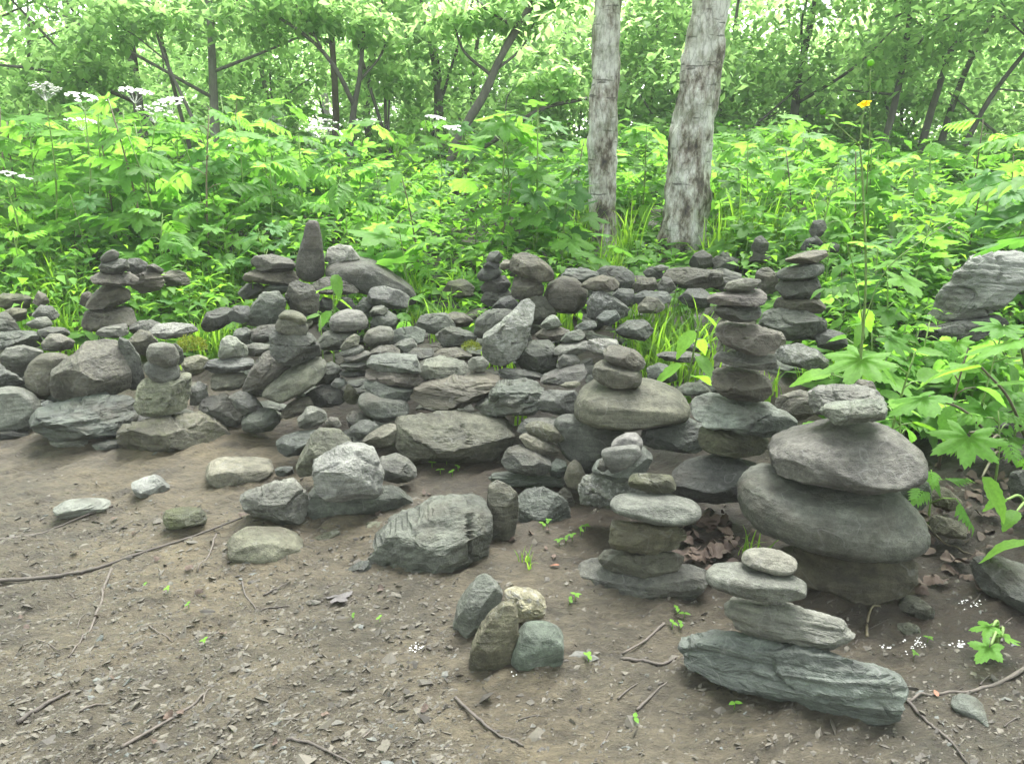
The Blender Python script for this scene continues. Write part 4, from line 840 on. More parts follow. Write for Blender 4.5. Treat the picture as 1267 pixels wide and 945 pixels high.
def put_herb(k, x, y, rz, s, px=0, far=''):
    if k in used: o = copy_tree(protos[k])
    else: o = protos[k]; used.add(k)
    o.location = (x, y, gz(x, y) - 0.01); o.rotation_euler = (0, 0, rz); o.scale = (s, s, s)
    lb = f'{PLAB[k]} {far} {landmark(px)}'; tag(o, lb, 'plant', lb.replace(' herb', ' herbs', 1)); hb.append((x, y))
n_h = 0
while n_h < 245:
    px = rng.uniform(-60, 1330); f = front_edge(min(max(px, 0), 1267)); y = f + rng.gamma(1.6, 1.1)
    if y > f + 5.5: continue
    x = ray(px, 300)[0] / ray(px, 300)[1] * y
    if 700 < px < 900 and y < 5.7 and (rng.random() < 0.75 or 712 < px < 790 or 812 < px < 888): continue
    if min([math.hypot(x - a, y - b) for a, b in hb] + [9]) < 0.16: continue
    left = px < 330
    k = int(rng.choice(8, p=[.22, .2, .08, .08, .1, .12, .1, .1] if left else [.14, .12, .1, .1, .14, .14, .12, .14]))
    s = rng.uniform(0.65, 1.4) * (0.95 if left else 0.92) * (0.55 if y < f + 0.4 else 0.8 if y < f + 0.8 else 1.0)
    if px > 880: s *= 0.86
    put_herb(k, x, y, rng.uniform(0, 6.28), s, px, 'close behind' if y < f + 0.9 else 'standing behind' if y < f + 2.2 else 'far behind'); n_h += 1

for k in range(40):                   # the same herbs go on past both ends of the pile
    lf = k % 2 == 0; px = rng.uniform(-560, -70) if lf else rng.uniform(1340, 1800); y = front_edge(0 if lf else 1267) + rng.gamma(1.6, 0.9); x = ray(px, 300)[0] / ray(px, 300)[1] * y
    put_herb(int(rng.choice(8)), x, y, rng.uniform(0, 6.28), rng.uniform(0.7, 1.2), px, 'well past')
# ---- undergrowth: the uncountable rest as ground cover
def cover(name, n, sampler, kinds, mat, size):
    lib = []
    for key in kinds:
        me = LM[key]; V = np.empty(len(me.vertices) * 3, np.float32); me.vertices.foreach_get('co', V); F = np.empty(len(me.polygons) * 3, np.int32); me.polygons.foreach_get('vertices', F); lib.append((V.reshape(-1, 3).astype(float), F.reshape(-1, 3)))
    Vs, Fs, Ts, b = [], [], [], 0
    for k in range(n):
        x, y, z = sampler(); V, F = lib[rng.integers(0, len(lib))]
        s = size * rng.uniform(0.6, 1.3); M = rotm(rng.uniform(0, 6.28), rng.uniform(-0.5, 0.25), rng.uniform(-0.3, 0.3))
        Vs.append(V * s @ M.T + np.array([x, y, z])); Fs.append(F + b); Ts.append(np.full(len(V), rng.random())); b += len(V)
    return mesh_from(name, np.concatenate(Vs), np.concatenate(Fs), mat, col=np.concatenate(Ts))
def simp(key, V, F): LM[key] = mesh_from(key, V, F, LEAF)
def flat5(seed):
    V, F = palmate(5, 0.5, 0.25, seed, False); return V, F
def quad_leaf(w=0.5, d=0.15):
    V = np.array([[0, 0, 0], [w / 2, 0.45, 0.08], [0, 1, -d], [-w / 2, 0.45, 0.08], [0, 0.5, 0.0]]); return V, np.array([[0, 1, 4], [1, 2, 4], [2, 3, 4], [3, 0, 4]])
for k in range(3): simp('s5%d' % k, *flat5(20 + k)); simp('sq%d' % k, *quad_leaf(0.4 + 0.1 * k, 0.1 + 0.1 * k))
def samp_low():
    while True:
        px = rng.uniform(-80, 1350) if rng.random() < 0.72 else rng.choice([rng.uniform(-600, -80), rng.uniform(1350, 1850)]); f = front_edge(min(max(px, 0), 1267)); y = f - 0.25 + rng.gamma(1.4, 1.3)
        if y > 11: continue
        x = ray(px, 300)[0] / ray(px, 300)[1] * y; t = sstep(0, 1.0, y - f)
        lim = 0.1 + 0.34 * t
        if 690 < px < 905 and y < 5.9: lim *= 0.35
        return x, y, terrain(x, y) + rng.uniform(0.01, lim)
obj('ground_cover', cover('ground_cover', 12500, samp_low, ['sq0', 'sq1', 'sq2'], LEAF, 0.1), label='low green ground cover filling the undergrowth', kind='stuff')
obj('undergrowth_leaves', cover('undergrowth_leaves', 1300, samp_low, ['s50', 's51', 's52'], LEAF, 0.16), label='broad leaves mixed through the low undergrowth', kind='stuff')
def samp_far():
    while True:
        y = 7.5 + rng.gamma(1.5, 3.2)
        if y > 24: continue
        x = rng.uniform(-1.25, 1.25) * y; h = 0.55 + 0.35 * float(vnoise(np.array([[x * 0.7, y * 0.7, 0]]), 4)[0])
        return x, y, terrain(x, y) + rng.uniform(0.1, max(h, 0.2))
def samp_fine():
    x, y, z = samp_low(); px = PW / 2 + FPX * x / y / CP
    if 700 < px < 900 and y < 5.9: return x, y, z
    return x, y, z + rng.uniform(0, 0.3)
obj('fine_undergrowth', cover('fine_undergrowth', 12500, samp_fine, ['sq0', 'sq1', 'sq2'], LEAF_Y, 0.07), label='fine small-leaved greenery mixed through the undergrowth', kind='stuff')
obj('far_undergrowth', cover('far_undergrowth', 3800, samp_far, ['s50', 's51', 's52'], LEAF, 0.24), label='far carpet of broad green leaves under the trees', kind='stuff')
obj('far_ground_cover', cover('far_ground_cover', 9500, samp_far, ['sq0', 'sq1', 'sq2'], LEAF, 0.18), label='far carpet of small green leaves under the trees', kind='stuff')

# ---- white umbels
for k, (px, py, D, n) in enumerate([(57, 124, 4.9, 0), (105, 135, 4.8, 1), (167, 127, 5.1, 0), (213, 139, 5.3, 0), (192, 151, 5.0, 0), (400, 163, 6.4, 2), (538, 158, 6.2, 2), (345, 155, 8.0, 1), (295, 190, 7.0, 0), (885, 193, 8.5, 2), (640, 235, 8.0, 0), (8, 230, 4.6, 0)]):
    tip = at(px, py, D); bx = tip[0] + rng.uniform(-0.25, 0.3); by = D + rng.uniform(-0.1, 0.2)
    umbel_plant(tip, (bx, by, gz(bx, by)), n, 40 + k, ['umbel plant with one flat white head leaning left over the lobed herbs', 'umbel plant with a double white head over the lobed herbs', 'umbel plant with a small white head before the dark trunk', 'umbel plant with a white head beside the grey forked tree', 'umbel plant with a low white head below its neighbours', 'loose white umbel cluster before the reddish trunk', 'dense white umbel cluster in the middle of the undergrowth', 'faint white umbel far under the trees', 'small white umbel low among far herbs', 'white umbel cluster beside the right birch trunk', 'tiny white umbel behind the big lobed herb', 'white umbel at the far left edge'][k], 1.0)

# ---- named plants near the stones
def px_herb(label, base_px, D, h_px, n, kind, seed, ls, spread=0.12, mat=None, name='leafy_herb'):
    b = ground_hit(*base_px) if D is None else None
    if D is not None:
        p = at(base_px[0], base_px[1], D); b = np.array([p[0], D, gz(p[0], D)])
    top = at(base_px[0], h_px, b[1]); o = herb(max(top[2] - b[2], 0.06), n, kind, seed, ls, mat, spread, name)
    o.location = b; tag(o, label, 'plant'); return o
px_herb('tall dark lobed herb standing before the left birch', (662, 300), 4.95, 222, 9, 'palmd', 71, 0.2, 0.15)
px_herb('second dark lobed herb right beside the tall one', (694, 300), 5.0, 208, 8, 'palmd', 72, 0.2, 0.12)
px_herb('slender herb with a bare tall stem by the left birch', (664, 300), 5.05, 130, 6, 'palm', 73, 0.17, 0.08)
px_herb('bright lobed herb just behind the brown-headed cairn', (740, 320), 4.5, 290, 4, 'palm', 74, 0.2)
px_herb('pale lobed herb rising behind the long dark slab', (505, 350), 4.3, 275, 5, 'palm', 75, 0.26)
px_herb('pale young herb beside the pale lobed one', (470, 340), 4.5, 280, 4, 'palm', 76, 0.22)
px_herb('long-leaved seedling growing before the spire mound', (410, 405), 3.5, 340, 6, 'ov', 77, 0.15, 0.04)
px_herb('single heart-leaved seedling in the hollow under the mound', (397, 410), 3.35, 392, 2, 'ov', 78, 0.09, 0.02)
px_herb('feathery herb right of the grey back boulder', (500, 405), 3.6, 370, 5, 'pinn', 79, 0.13, 0.03)
px_herb('bright long-leaved plant in the grass left of the tower', (850, 440), 2.85, 385, 7, 'ov', 80, 0.15, 0.04)
for k, (a, D, tpy, kd, ls, lab) in enumerate([((1065, 470), 2.55, 385, 'ov', 0.17, 'oval-leaved plant beside the tan-capped cairn'), ((1085, 455), 2.75, 400, 'palm', 0.2, 'lobed plant behind the top of the large boulder cairn'), ((1110, 480), 2.4, 430, 'ov', 0.18, 'broad-leaved plant behind the pinkish stone'), ((1035, 410), 3.3, 350, 'palm', 0.2, 'lobed plant right of the dark blocky stone'), ((1100, 400), 3.3, 330, 'palm', 0.2, 'lobed plant in the gap before the sloping boulder'), ((1080, 380), 3.6, 300, 'palmd', 0.22, 'dark lobed plant behind the yellow flower stalk'), ((1140, 440), 2.9, 400, 'pinn', 0.24, 'feather-leaved plant under the sloping boulder'), ((1180, 480), 2.5, 430, 'ovd', 0.17, 'brown-stemmed plant before the sloping boulder'), ((1220, 470), 2.6, 405, 'palm', 0.22, 'lobed plant before the sloping boulder'), ((1020, 360), 3.9, 300, 'pinn', 0.25, 'feather-leaved plant behind the tan cap stone'), ((1130, 350), 3.9, 270, 'palm', 0.24, 'lobed plant left of the sloping boulder'), ((1250, 300), 4.0, 230, 'palmd', 0.26, 'dark lobed plant behind the sloping boulder')]):
    px_herb(lab, a, D, tpy, 6, kd, 90 + k, ls * 0.85, 0.1, STEM_R if kd == 'ovd' else None)
for k in range(34):
    px = rng.uniform(1110, 1300) if k < 20 else rng.uniform(1020, 1130); D = rng.uniform(2.1, 3.3) if k < 20 else rng.uniform(2.5, 3.4)
    p = at(px, 450, D); kd = ['palm', 'ov', 'ovd', 'pinn', 'palm'][k % 5]; o = herb(rng.uniform(0.14, 0.34), 6, kd, 400 + k, rng.uniform(0.1, 0.16), None, 0.07, 'low_herb')
    o.location = (p[0], D, gz(p[0], D)); kw = {'palm': 'lobed', 'ov': 'young oval-leaved', 'ovd': 'oval-leaved', 'pinn': 'feather-leaved'}[kd]; wh = 'crowding behind the large boulder cairn' if k < 20 else 'crowding beside the tan-capped cairn'
    tag(o, f'low {kw} plant {wh}', 'plant', f'low {kw} plants {wh}')
for k in range(30):
    px = rng.uniform(180, 900); py = rng.uniform(350, 450); g = ground_hit(px, py); kd = ['pinn', 'ov', 'palm'][k % 3]; o = herb(rng.uniform(0.1, 0.2), 5, kd, 450 + k, rng.uniform(0.05, 0.09), None, 0.03, 'herb_sprig')
    o.location = g; kw = {'palm': 'lobed', 'ov': 'oval-leaved', 'pinn': 'feathery'}[kd]; near = min(CAIRNS, key=lambda c: (np.mean([q[0] for q in c[0]]) - px) ** 2 + (np.mean([q[1] for q in c[0]]) - py) ** 2 * 2)[1]
    tag(o, f'small {kw} sprig growing from rubble by {near}', 'plant', f'small {kw} sprigs by {near}')
for k in range(26):
    left = k < 16; px = rng.uniform(-20, 340) if left else rng.uniform(900, 1280); D = front_edge(max(min(px, 1267), 0)) + rng.uniform(0.6, 2.2); p = at(px, 300, D); kd = ['palm', 'pinn', 'ovd'][k % 3]
    o = herb(rng.uniform(0.85, 1.15) if left else rng.uniform(0.7, 0.95), 8, kd, 600 + k, {'palm': 0.18, 'pinn': 0.3, 'ovd': 0.15}[kd], STEM_R if k % 2 else None, 0.1, 'tall_herb'); o.location = (p[0], D, gz(p[0], D))
    kw = {'palm': 'lobed', 'pinn': 'feather-leaved', 'ovd': 'oval-leaved'}[kd]; tag(o, f'lanky {kw} stalk rising above the herbs behind {landmark(px)}', 'plant', f'lanky {kw} stalks behind {landmark(px)}')
# big lobed leaves at the right edge
def single(label, base, leaves, mat=STEM_R, name='leafy_herb'):
    b = ground_hit(*base); root = empty(name, b, 0, label, 'plant'); parts = []
    for (px, py, D, key, s, yaw, pitch, roll) in leaves:
        p = at(px, py, D) - b; parts.append(tube(curve_pts([(0, 0, 0), p * 0.55 + np.array([0, 0, 0.04]), p], 5), np.linspace(0.006, 0.003, 11), 6)); add_leaf(root, key, s, yaw, pitch, p, roll)
    V, F = join(parts); obj('stem', mesh_from('stem', V, F, mat), root); return root
single('plant with a big pale lobed leaf drooping beside the large boulder cairn', (1240, 560), [(1200, 535, 1.98, 'palm0', 0.15, 2.6, -0.45, 0.0), (1215, 590, 1.9, 'ov1', 0.13, 3.6, -0.6, 0.1), (1150, 490, 2.15, 'palm1', 0.15, 1.7, -0.3, 0.1), (1225, 545, 2.1, 'palm2', 0.12, 0.4, -0.2, 0)])
single('plant with a large pleated leaf at the right edge of the path', (1275, 560), [(1262, 420, 1.85, 'palm2', 0.17, 1.2, -0.35, 0.2), (1290, 470, 1.9, 'palm0', 0.15, 0.3, -0.3, 0), (1215, 455, 2.0, 'ov2', 0.17, 1.3, -0.1, 0.3)])
single('tall plant reaching in with a dark pleated leaf over the sloping boulder', (1330, 560), [(1285, 290, 2.1, 'palmd0', 0.2, 1.3, -0.25, 0.3), (1290, 215, 2.3, 'pinn0', 0.26, 1.3, -0.3, 0.2), (1300, 160, 2.8, 'pinn1', 0.28, 1.5, -0.2, 0)])
single('low plant with round pale leaves at the litter edge', (1275, 640), [(1245, 618, 1.95, 'ov3', 0.07, 1.6, -0.2, 0), (1258, 632, 1.9, 'ov3', 0.08, 2.2, -0.2, 0), (1275, 672, 1.75, 'ovd3', 0.13, 1.2, -0.3, 0.2)], STEM)
single('small lobed seedling growing in the mud by the white petals', (1232, 800), [(1228, 775, 1.52, 'palm1', 0.055, 1.2, -0.3, 0), (1240, 788, 1.5, 'palm2', 0.055, -0.9, -0.2, 0), (1226, 798, 1.47, 'palm3', 0.06, 2.1, -0.5, 0)], STEM)
# yellow flower
def yellow_flower():
    b = ground_hit(1068, 500); b = np.array([at(1068, 480, 2.3)[0], 2.3, gz(at(1068, 480, 2.3)[0], 2.3)]); root = empty('yellow_flower_plant', b, 0, 'tall slender plant with one yellow flower and round green buds', 'flower'); D = 2.3
    q = lambda px, py: at(px, py, D) - b
    st = curve_pts([(0, 0, 0), q(1070, 380), q(1068, 240), q(1064, 180)], 6); parts = [tube(st, np.linspace(0.0045, 0.0028, len(st)), 6)]
    for tip in ((1070, 132), (1019, 140)): parts.append(tube(curve_pts([q(1064, 180), q((1064 + tip[0]) / 2, 150 + 10 * (tip[0] < 1050)), q(*tip)], 5), np.linspace(0.0026, 0.0018, 11), 5))
    parts.append(tube(curve_pts([q(1072, 240), q(1076, 170), q(1077, 82)], 5), np.linspace(0.002, 0.0015, 11), 5))
    parts.append(tube(curve_pts([q(1068, 400), q(1100, 330), q(1186, 268)], 5), np.linspace(0.002, 0.0015, 11), 5))
    parts.append(tube(curve_pts([q(1070, 420), q(1060, 350), q(1047, 298)], 5), np.linspace(0.002, 0.0015, 11), 5))
    V, F = join(parts); obj('stem', mesh_from('stem', V, F, STEM), root)
    for k in range(5):
        V, F = ovate(0.95, 0.2, k, 0.0); a = k * 1.2566; M = np.array(Matrix.Rotation(-0.5, 3, 'X')) @ rotm(a, 0.35); obj('petal', mesh_from('petal', place(V, 0.021, M, (0, 0, 0)), F, YELLOW), root, q(1070, 130))
    Vb, Fb = ICO[3]
    for tip in ((1077, 78), (1018, 138), (1186, 266), (1047, 296), (1073, 196)):
        rb = 1 + 0.16 * vnoise(Vb * 9, 3); obj('bud', mesh_from('bud', Vb * rb[:, None] * 0.0095, Fb, LEAF_Y), root, q(*tip))
    for (px, py, key, s, yaw, pt) in ((1062, 350, 'pinn0', 0.16, 1.8, -0.1), (1072, 300, 'palm1', 0.12, -1.4, -0.2), (1066, 250, 'palm3', 0.08, 1.2, 0), (1069, 440, 'palm0', 0.17, 2.4, -0.4)): add_leaf(root, key, s, yaw, pt, q(px, py))
yellow_flower()

# ---- grass tufts
GR = [grass_mesh(26, 0.22, 0.03, 1), grass_mesh(34, 0.32, 0.04, 2, 0.0055, 0.8), grass_mesh(22, 0.5, 0.04, 3, 0.007, 0.5), grass_mesh(14, 0.12, 0.02, 4, 0.004)]
def tuft(px, py, k, s, lab, grp=None, D=None):
    g = ground_hit(px, py) if D is None else at(px, py, D)
    if D is not None: g[2] = gz(g[0], g[1])
    o = obj('grass_tuft', GR[k], loc=g, label=lab, cat='grass', group=grp); s *= 1.25; o.rotation_euler = (0, 0, rng.uniform(0, 6.28)); o.scale = (s, s, s)
for (px, py, k, s) in ((812, 462, 1, 1.0), (838, 472, 1, 1.0), (795, 428, 1, 1.0), (860, 445, 1, 0.9), (826, 415, 1, 0.9), (770, 405, 1, 0.8), (805, 455, 1, 0.75), (825, 470, 1, 0.8), (845, 455, 0, 0.9), (790, 440, 1, 0.8), (815, 430, 1, 0.8), (860, 480, 0, 0.6), (870, 460, 0, 0.8), (835, 440, 1, 0.7), (780, 425, 1, 0.8), (850, 420, 0, 1), (820, 490, 0, 0.6), (800, 480, 3, 1.0)): tuft(px, py, k, s, 'arching grass tuft in the stony gap left of the tall tower', 'grass in the gap left of the tall tower')
for (px, py, k, s) in ((190, 372, 1, 1.1), (240, 368, 1, 1.1), (260, 390, 1, 0.9), (285, 360, 1, 1.1), (275, 385, 1, 0.8), (228, 398, 1, 0.8), (170, 375, 1, 0.9), (300, 350, 1, 1), (195, 395, 1, 0.9), (215, 390, 1, 1), (235, 385, 0, 1.2), (250, 378, 1, 0.9), (180, 392, 0, 1.1), (225, 375, 1, 1), (270, 372, 0, 1.3), (205, 380, 1, 0.8), (85, 400, 1, 1.1), (75, 385, 1, 1), (92, 390, 1, 1), (62, 360, 2, 0.9), (40, 350, 2, 0.9), (85, 365, 2, 0.8)): tuft(px, py, k, s, 'soft grass tuft beside the brown stacked cairn in the left grass', 'grass round the left cairn')
for (px, py, k, s) in ((280, 424, 3, 1.2), (610, 452, 3, 1.2), (630, 462, 3, 1), (690, 455, 3, 1.0), (645, 520, 3, 1.2), (690, 410, 3, 1.2)): tuft(px, py, k, s, 'few thin grass blades sprouting between rubble stones', 'grass sprouting between rubble stones')
for (px, py, k, s) in ((940, 500, 0, 0.6), (955, 490, 3, 1.1), (1000, 475, 1, 0.6)): tuft(px, py, k, s, 'grass tuft between the tower and the large boulder cairn', 'grass beside the tower')
tuft(925, 690, 3, 0.75, 'small grass tuft sprouting from dead leaves by the large boulder cairn'); tuft(652, 700, 3, 0.5, 'tiny grass tuft on the mud by the squat grey boulder')
n_g = 0
while n_g < 44:
    px = rng.uniform(690, 1060); D = rng.uniform(4.3, 6.5)
    if px < 900 and (D < 4.9 or rng.random() < 0.5): continue
    tuft(px, 300, int(rng.choice([1, 2, 2])), rng.uniform(0.7, 1.1), f'upright grass tuft in the herbs beside {landmark(px)}', f'upright grass beside {landmark(px)}', D); n_g += 1
for k in range(70):
    px = rng.uniform(-30, 700); tuft(px, 300, int(rng.choice([0, 1, 3])), rng.uniform(0.6, 0.95), f'grass tuft before the undergrowth behind {landmark(px)}', f'grass tufts behind {landmark(px)}', front_edge(max(px, 0)) + rng.uniform(-0.5, 0.5))
# moss clumps
def moss(label, px, py, D, wpx):
    c = at(px, py, D); r = wpx / 2 * D / FPX; Vs, Fs, b = [], [], 0
    for k in range(700):
        v = rng.normal(size=3); v /= np.linalg.norm(v); v[2] = abs(v[2]); p = v * r * rng.uniform(0.55, 1.0) * np.array([1, 0.8, 0.9]); s = r * rng.uniform(0.1, 0.22); d = v + rng.normal(0, 0.5, 3); d /= np.linalg.norm(d); sd = np.cross(d, rng.normal(size=3)); sd /= np.linalg.norm(sd)
        Vs.append(np.array([p - sd * s * 0.25, p + sd * s * 0.25, p + d * s])); Fs.append((b, b + 1, b + 2)); b += 3
    obj('moss_clump', mesh_from('moss_clump', np.concatenate(Vs), np.array(Fs), MOSS, col=np.repeat(rng.random(700), 3)), loc=c, label=label, cat='moss')
moss('yellow-green cushion of moss beside the knee-high cairn', 237, 432, 3.2, 42); moss('small yellow moss patch on rubble above the ragged brown rock', 583, 432, 3.15, 26)
# ------------------------------------------------------------------ trees
def birch_material():
    m, nt, p, out = nmat('birch_bark')
    tc = N(nt, 'ShaderNodeTexCoord'); mp = N(nt, 'ShaderNodeMapping'); mp.inputs['Scale'].default_value = (1.0, 1.0, 0.5); L(nt, tc.outputs['Object'], mp.inputs[0])
    n1 = N(nt, 'ShaderNodeTexNoise', Scale=7.0, Detail=8.0, Roughness=0.66); L(nt, mp.outputs[0], n1.inputs['Vector'])
    n2 = N(nt, 'ShaderNodeTexNoise', Scale=38.0, Detail=6.0, Roughness=0.7); L(nt, mp.outputs[0], n2.inputs['Vector'])
    mv = N(nt, 'ShaderNodeMapping'); mv.inputs['Scale'].default_value = (1.0, 1.0, 0.22); L(nt, tc.outputs['Object'], mv.inputs[0])
    nw = N(nt, 'ShaderNodeMix', data_type='VECTOR'); nw.inputs[0].default_value = 0.06; L(nt, mv.outputs[0], nw.inputs[4]); L(nt, n1.outputs[1], nw.inputs[5])
    v = N(nt, 'ShaderNodeTexVoronoi', Scale=26.0, feature='DISTANCE_TO_EDGE'); L(nt, nw.outputs[1], v.inputs['Vector'])
    c = ramp(nt, n1.outputs[0], [(0.37, (0.025, 0.021, 0.017)), (0.435, (0.085, 0.068, 0.05)), (0.48, (0.22, 0.202, 0.172)), (0.57, (0.4, 0.39, 0.36))]).outputs[0]
    c = mix(nt, 'MULTIPLY', 0.6, c, ramp(nt, n2.outputs[0], [(0.34, grey(0.45)), (0.5, grey(1.0)), (0.7, grey(1.2))]).outputs[0])
    c = mix(nt, 'MULTIPLY', 0.6, c, ramp(nt, v.outputs['Distance'], [(0.0, grey(0.35)), (0.08, grey(1.0))]).outputs[0])
    mh = N(nt, 'ShaderNodeMapping'); mh.inputs['Scale'].default_value = (2.2, 2.2, 14.0); L(nt, tc.outputs['Object'], mh.inputs[0])
    nh = N(nt, 'ShaderNodeTexNoise', Scale=2.2, Detail=4.0, Roughness=0.6); L(nt, mh.outputs[0], nh.inputs['Vector'])
    c = mix(nt, 'MIX', ramp(nt, nh.outputs[0], [(0.62, grey(0)), (0.68, grey(0.8))]).outputs[0], c, (0.035, 0.03, 0.025))
    ng = N(nt, 'ShaderNodeTexNoise', Scale=2.4, Detail=6.0, Roughness=0.7); L(nt, tc.outputs['Object'], ng.inputs['Vector'])
    c = mix(nt, 'MIX', ramp(nt, ng.outputs[0], [(0.52, grey(0)), (0.66, grey(0.6))]).outputs[0], c, (0.07, 0.085, 0.03))
    L(nt, c, p.inputs['Base Color']); p.inputs['Roughness'].default_value = 0.8
    b1 = N(nt, 'ShaderNodeBump', Strength=0.9, Distance=0.02); L(nt, n1.outputs[0], b1.inputs['Height'])
    b2 = N(nt, 'ShaderNodeBump', Strength=0.7, Distance=0.006); L(nt, n2.outputs[0], b2.inputs['Height']); L(nt, b1.outputs[0], b2.inputs['Normal']); L(nt, b2.outputs[0], p.inputs['Normal'])
    return m
BIRCH = birch_material()
BARK = simple_mat('dark_bark', (0.075, 0.07, 0.06), 0.4, 0.85, 18.0, 0.7, None, (1, 1, 0.25), 0.02)
BARK_P = simple_mat('grey_bark', (0.16, 0.15, 0.135), 0.4, 0.85, 18.0, 0.7, None, (1, 1, 0.25), 0.02)
BARK_R = simple_mat('reddish_bark', (0.11, 0.088, 0.072), 0.4, 0.85, 18.0, 0.7, None, (1, 1, 0.25), 0.02)

def leaf_cloud(n, centres, radii, size, seed, flat=0.45):
    rs = np.random.default_rng(seed); C = np.asarray(centres, float); Rd = np.asarray(radii, float)
    k = rs.choice(len(C), n, p=Rd ** 2 / (Rd ** 2).sum()); d = rs.normal(size=(n, 3)); d /= np.linalg.norm(d, axis=1)[:, None]
    p = C[k] + d * (Rd[k] * rs.uniform(0.15, 1, n) ** 0.6)[:, None] * np.array([1, 1, flat])
    s = size * rs.uniform(0.45, 1.65, n); yaw = rs.uniform(0, 6.283, n); pit = rs.normal(-0.35, 0.45, n)
    f = np.stack([-np.sin(yaw) * np.cos(pit), np.cos(yaw) * np.cos(pit), np.sin(pit)], 1); u = np.stack([np.cos(yaw), np.sin(yaw), rs.normal(0, 0.35, n)], 1)
    u /= np.linalg.norm(u, axis=1)[:, None]
    a = p; b = p + f * (s * 0.5)[:, None] + u * (s * 0.3)[:, None]; c = p + f * s[:, None] - np.array([0, 0, 1]) * (s * 0.12)[:, None]; e = p + f * (s * 0.5)[:, None] - u * (s * 0.3)[:, None]
    V = np.stack([a, b, c, e], 1).reshape(-1, 3); i = np.arange(n)[:, None] * 4
    F = np.concatenate([i + np.array([[0, 1, 2]]), i + np.array([[0, 2, 3]])])
    return V, F, np.repeat(rs.random(n), 4)
def tree(label, base, trunk, r0, r1, mat, limbs, crown=None, seed=0, group=None, name='tree', noise=0.12, seg=12, leaf=0.09):
    """trunk: points relative to base; limbs: list of (point list, r0, r1); crown: (n, centres, radii)"""
    if crown is not None and base[1] > 7: crown = (int(crown[0] * 0.88), crown[1], crown[2])
    root = empty(name, base, 0, label, 'tree', group)
    P = curve_pts(trunk, 8); V, F = tube(P, np.linspace(r0, r1, len(P)) * (1 + 0.35 * np.exp(-np.linspace(0, 9, len(P)))), seg, noise, seed)
    obj('trunk', mesh_from('trunk', V, F, mat), root)
    for k, (pts, a, b) in enumerate(limbs):
        Q = curve_pts(pts, 6); V, F = tube(Q, np.linspace(a, b, len(Q)), 7, 0.1, seed + k); obj('limb', mesh_from('limb', V, F, mat), root)
    if crown is not None:
        V, F, T = leaf_cloud(crown[0], crown[1], crown[2], leaf, seed + 99); obj('crown', mesh_from('crown', V, F, TREELEAF, col=T), root)
    return root
def auto_tree(label, px, D, lean, H, r0, seed, mat=BARK, n=5200, low=1.2, group=None, spread=1.9, nl=7, leaf=0.1, kinks=0.25):
    r0 *= 0.55; H *= 0.78
    rs = np.random.default_rng(seed); x = ray(px, 175)[0] / ray(px, 175)[1] * D; b = np.array([x, D, gz(x, D) - 0.05])
    tr = [np.array([0, 0, 0.0])]
    for t in (0.25, 0.5, 0.75, 1.0): tr.append(np.array([lean * H * t + rs.normal(0, kinks * 0.35), rs.normal(0, kinks * 0.35), H * t]))
    P = curve_pts(tr, 8); limbs, cen, rad = [], [], []
    for k in range(nl):
        t = rs.uniform(0.22, 0.92); p0 = P[int(t * (len(P) - 1))]; a = rs.uniform(0, 6.28); ln = spread * rs.uniform(0.6, 1.2); up = rs.uniform(0.0, 0.75)
        p2 = p0 + np.array([math.cos(a) * ln, math.sin(a) * ln, up * ln]); p1 = (p0 + p2) / 2 + rs.normal(0, 0.12, 3); rr = r0 * (1 - 0.7 * t) * 0.5
        limbs.append(([p0, p1, p2], rr, rr * 0.3))
        for q in (p1, p2, p2 + rs.normal(0, 0.35, 3), (p0 + p2) / 2 + rs.normal(0, 0.3, 3)):
            for _ in range(2):
                c = q + rs.normal(0, 0.3, 3); c[2] = max(c[2], low - 0.3 + rs.uniform(0, 0.5)); cen.append(c); rad.append(rs.uniform(0.3, 0.75))
    for _ in range(6): cen.append(P[-1] + rs.normal(0, 0.6, 3)); rad.append(rs.uniform(0.4, 0.8))
    return tree(label, b, tr, r0, r0 * 0.35, mat, limbs, (n, cen, rad), seed, group, leaf=leaf)

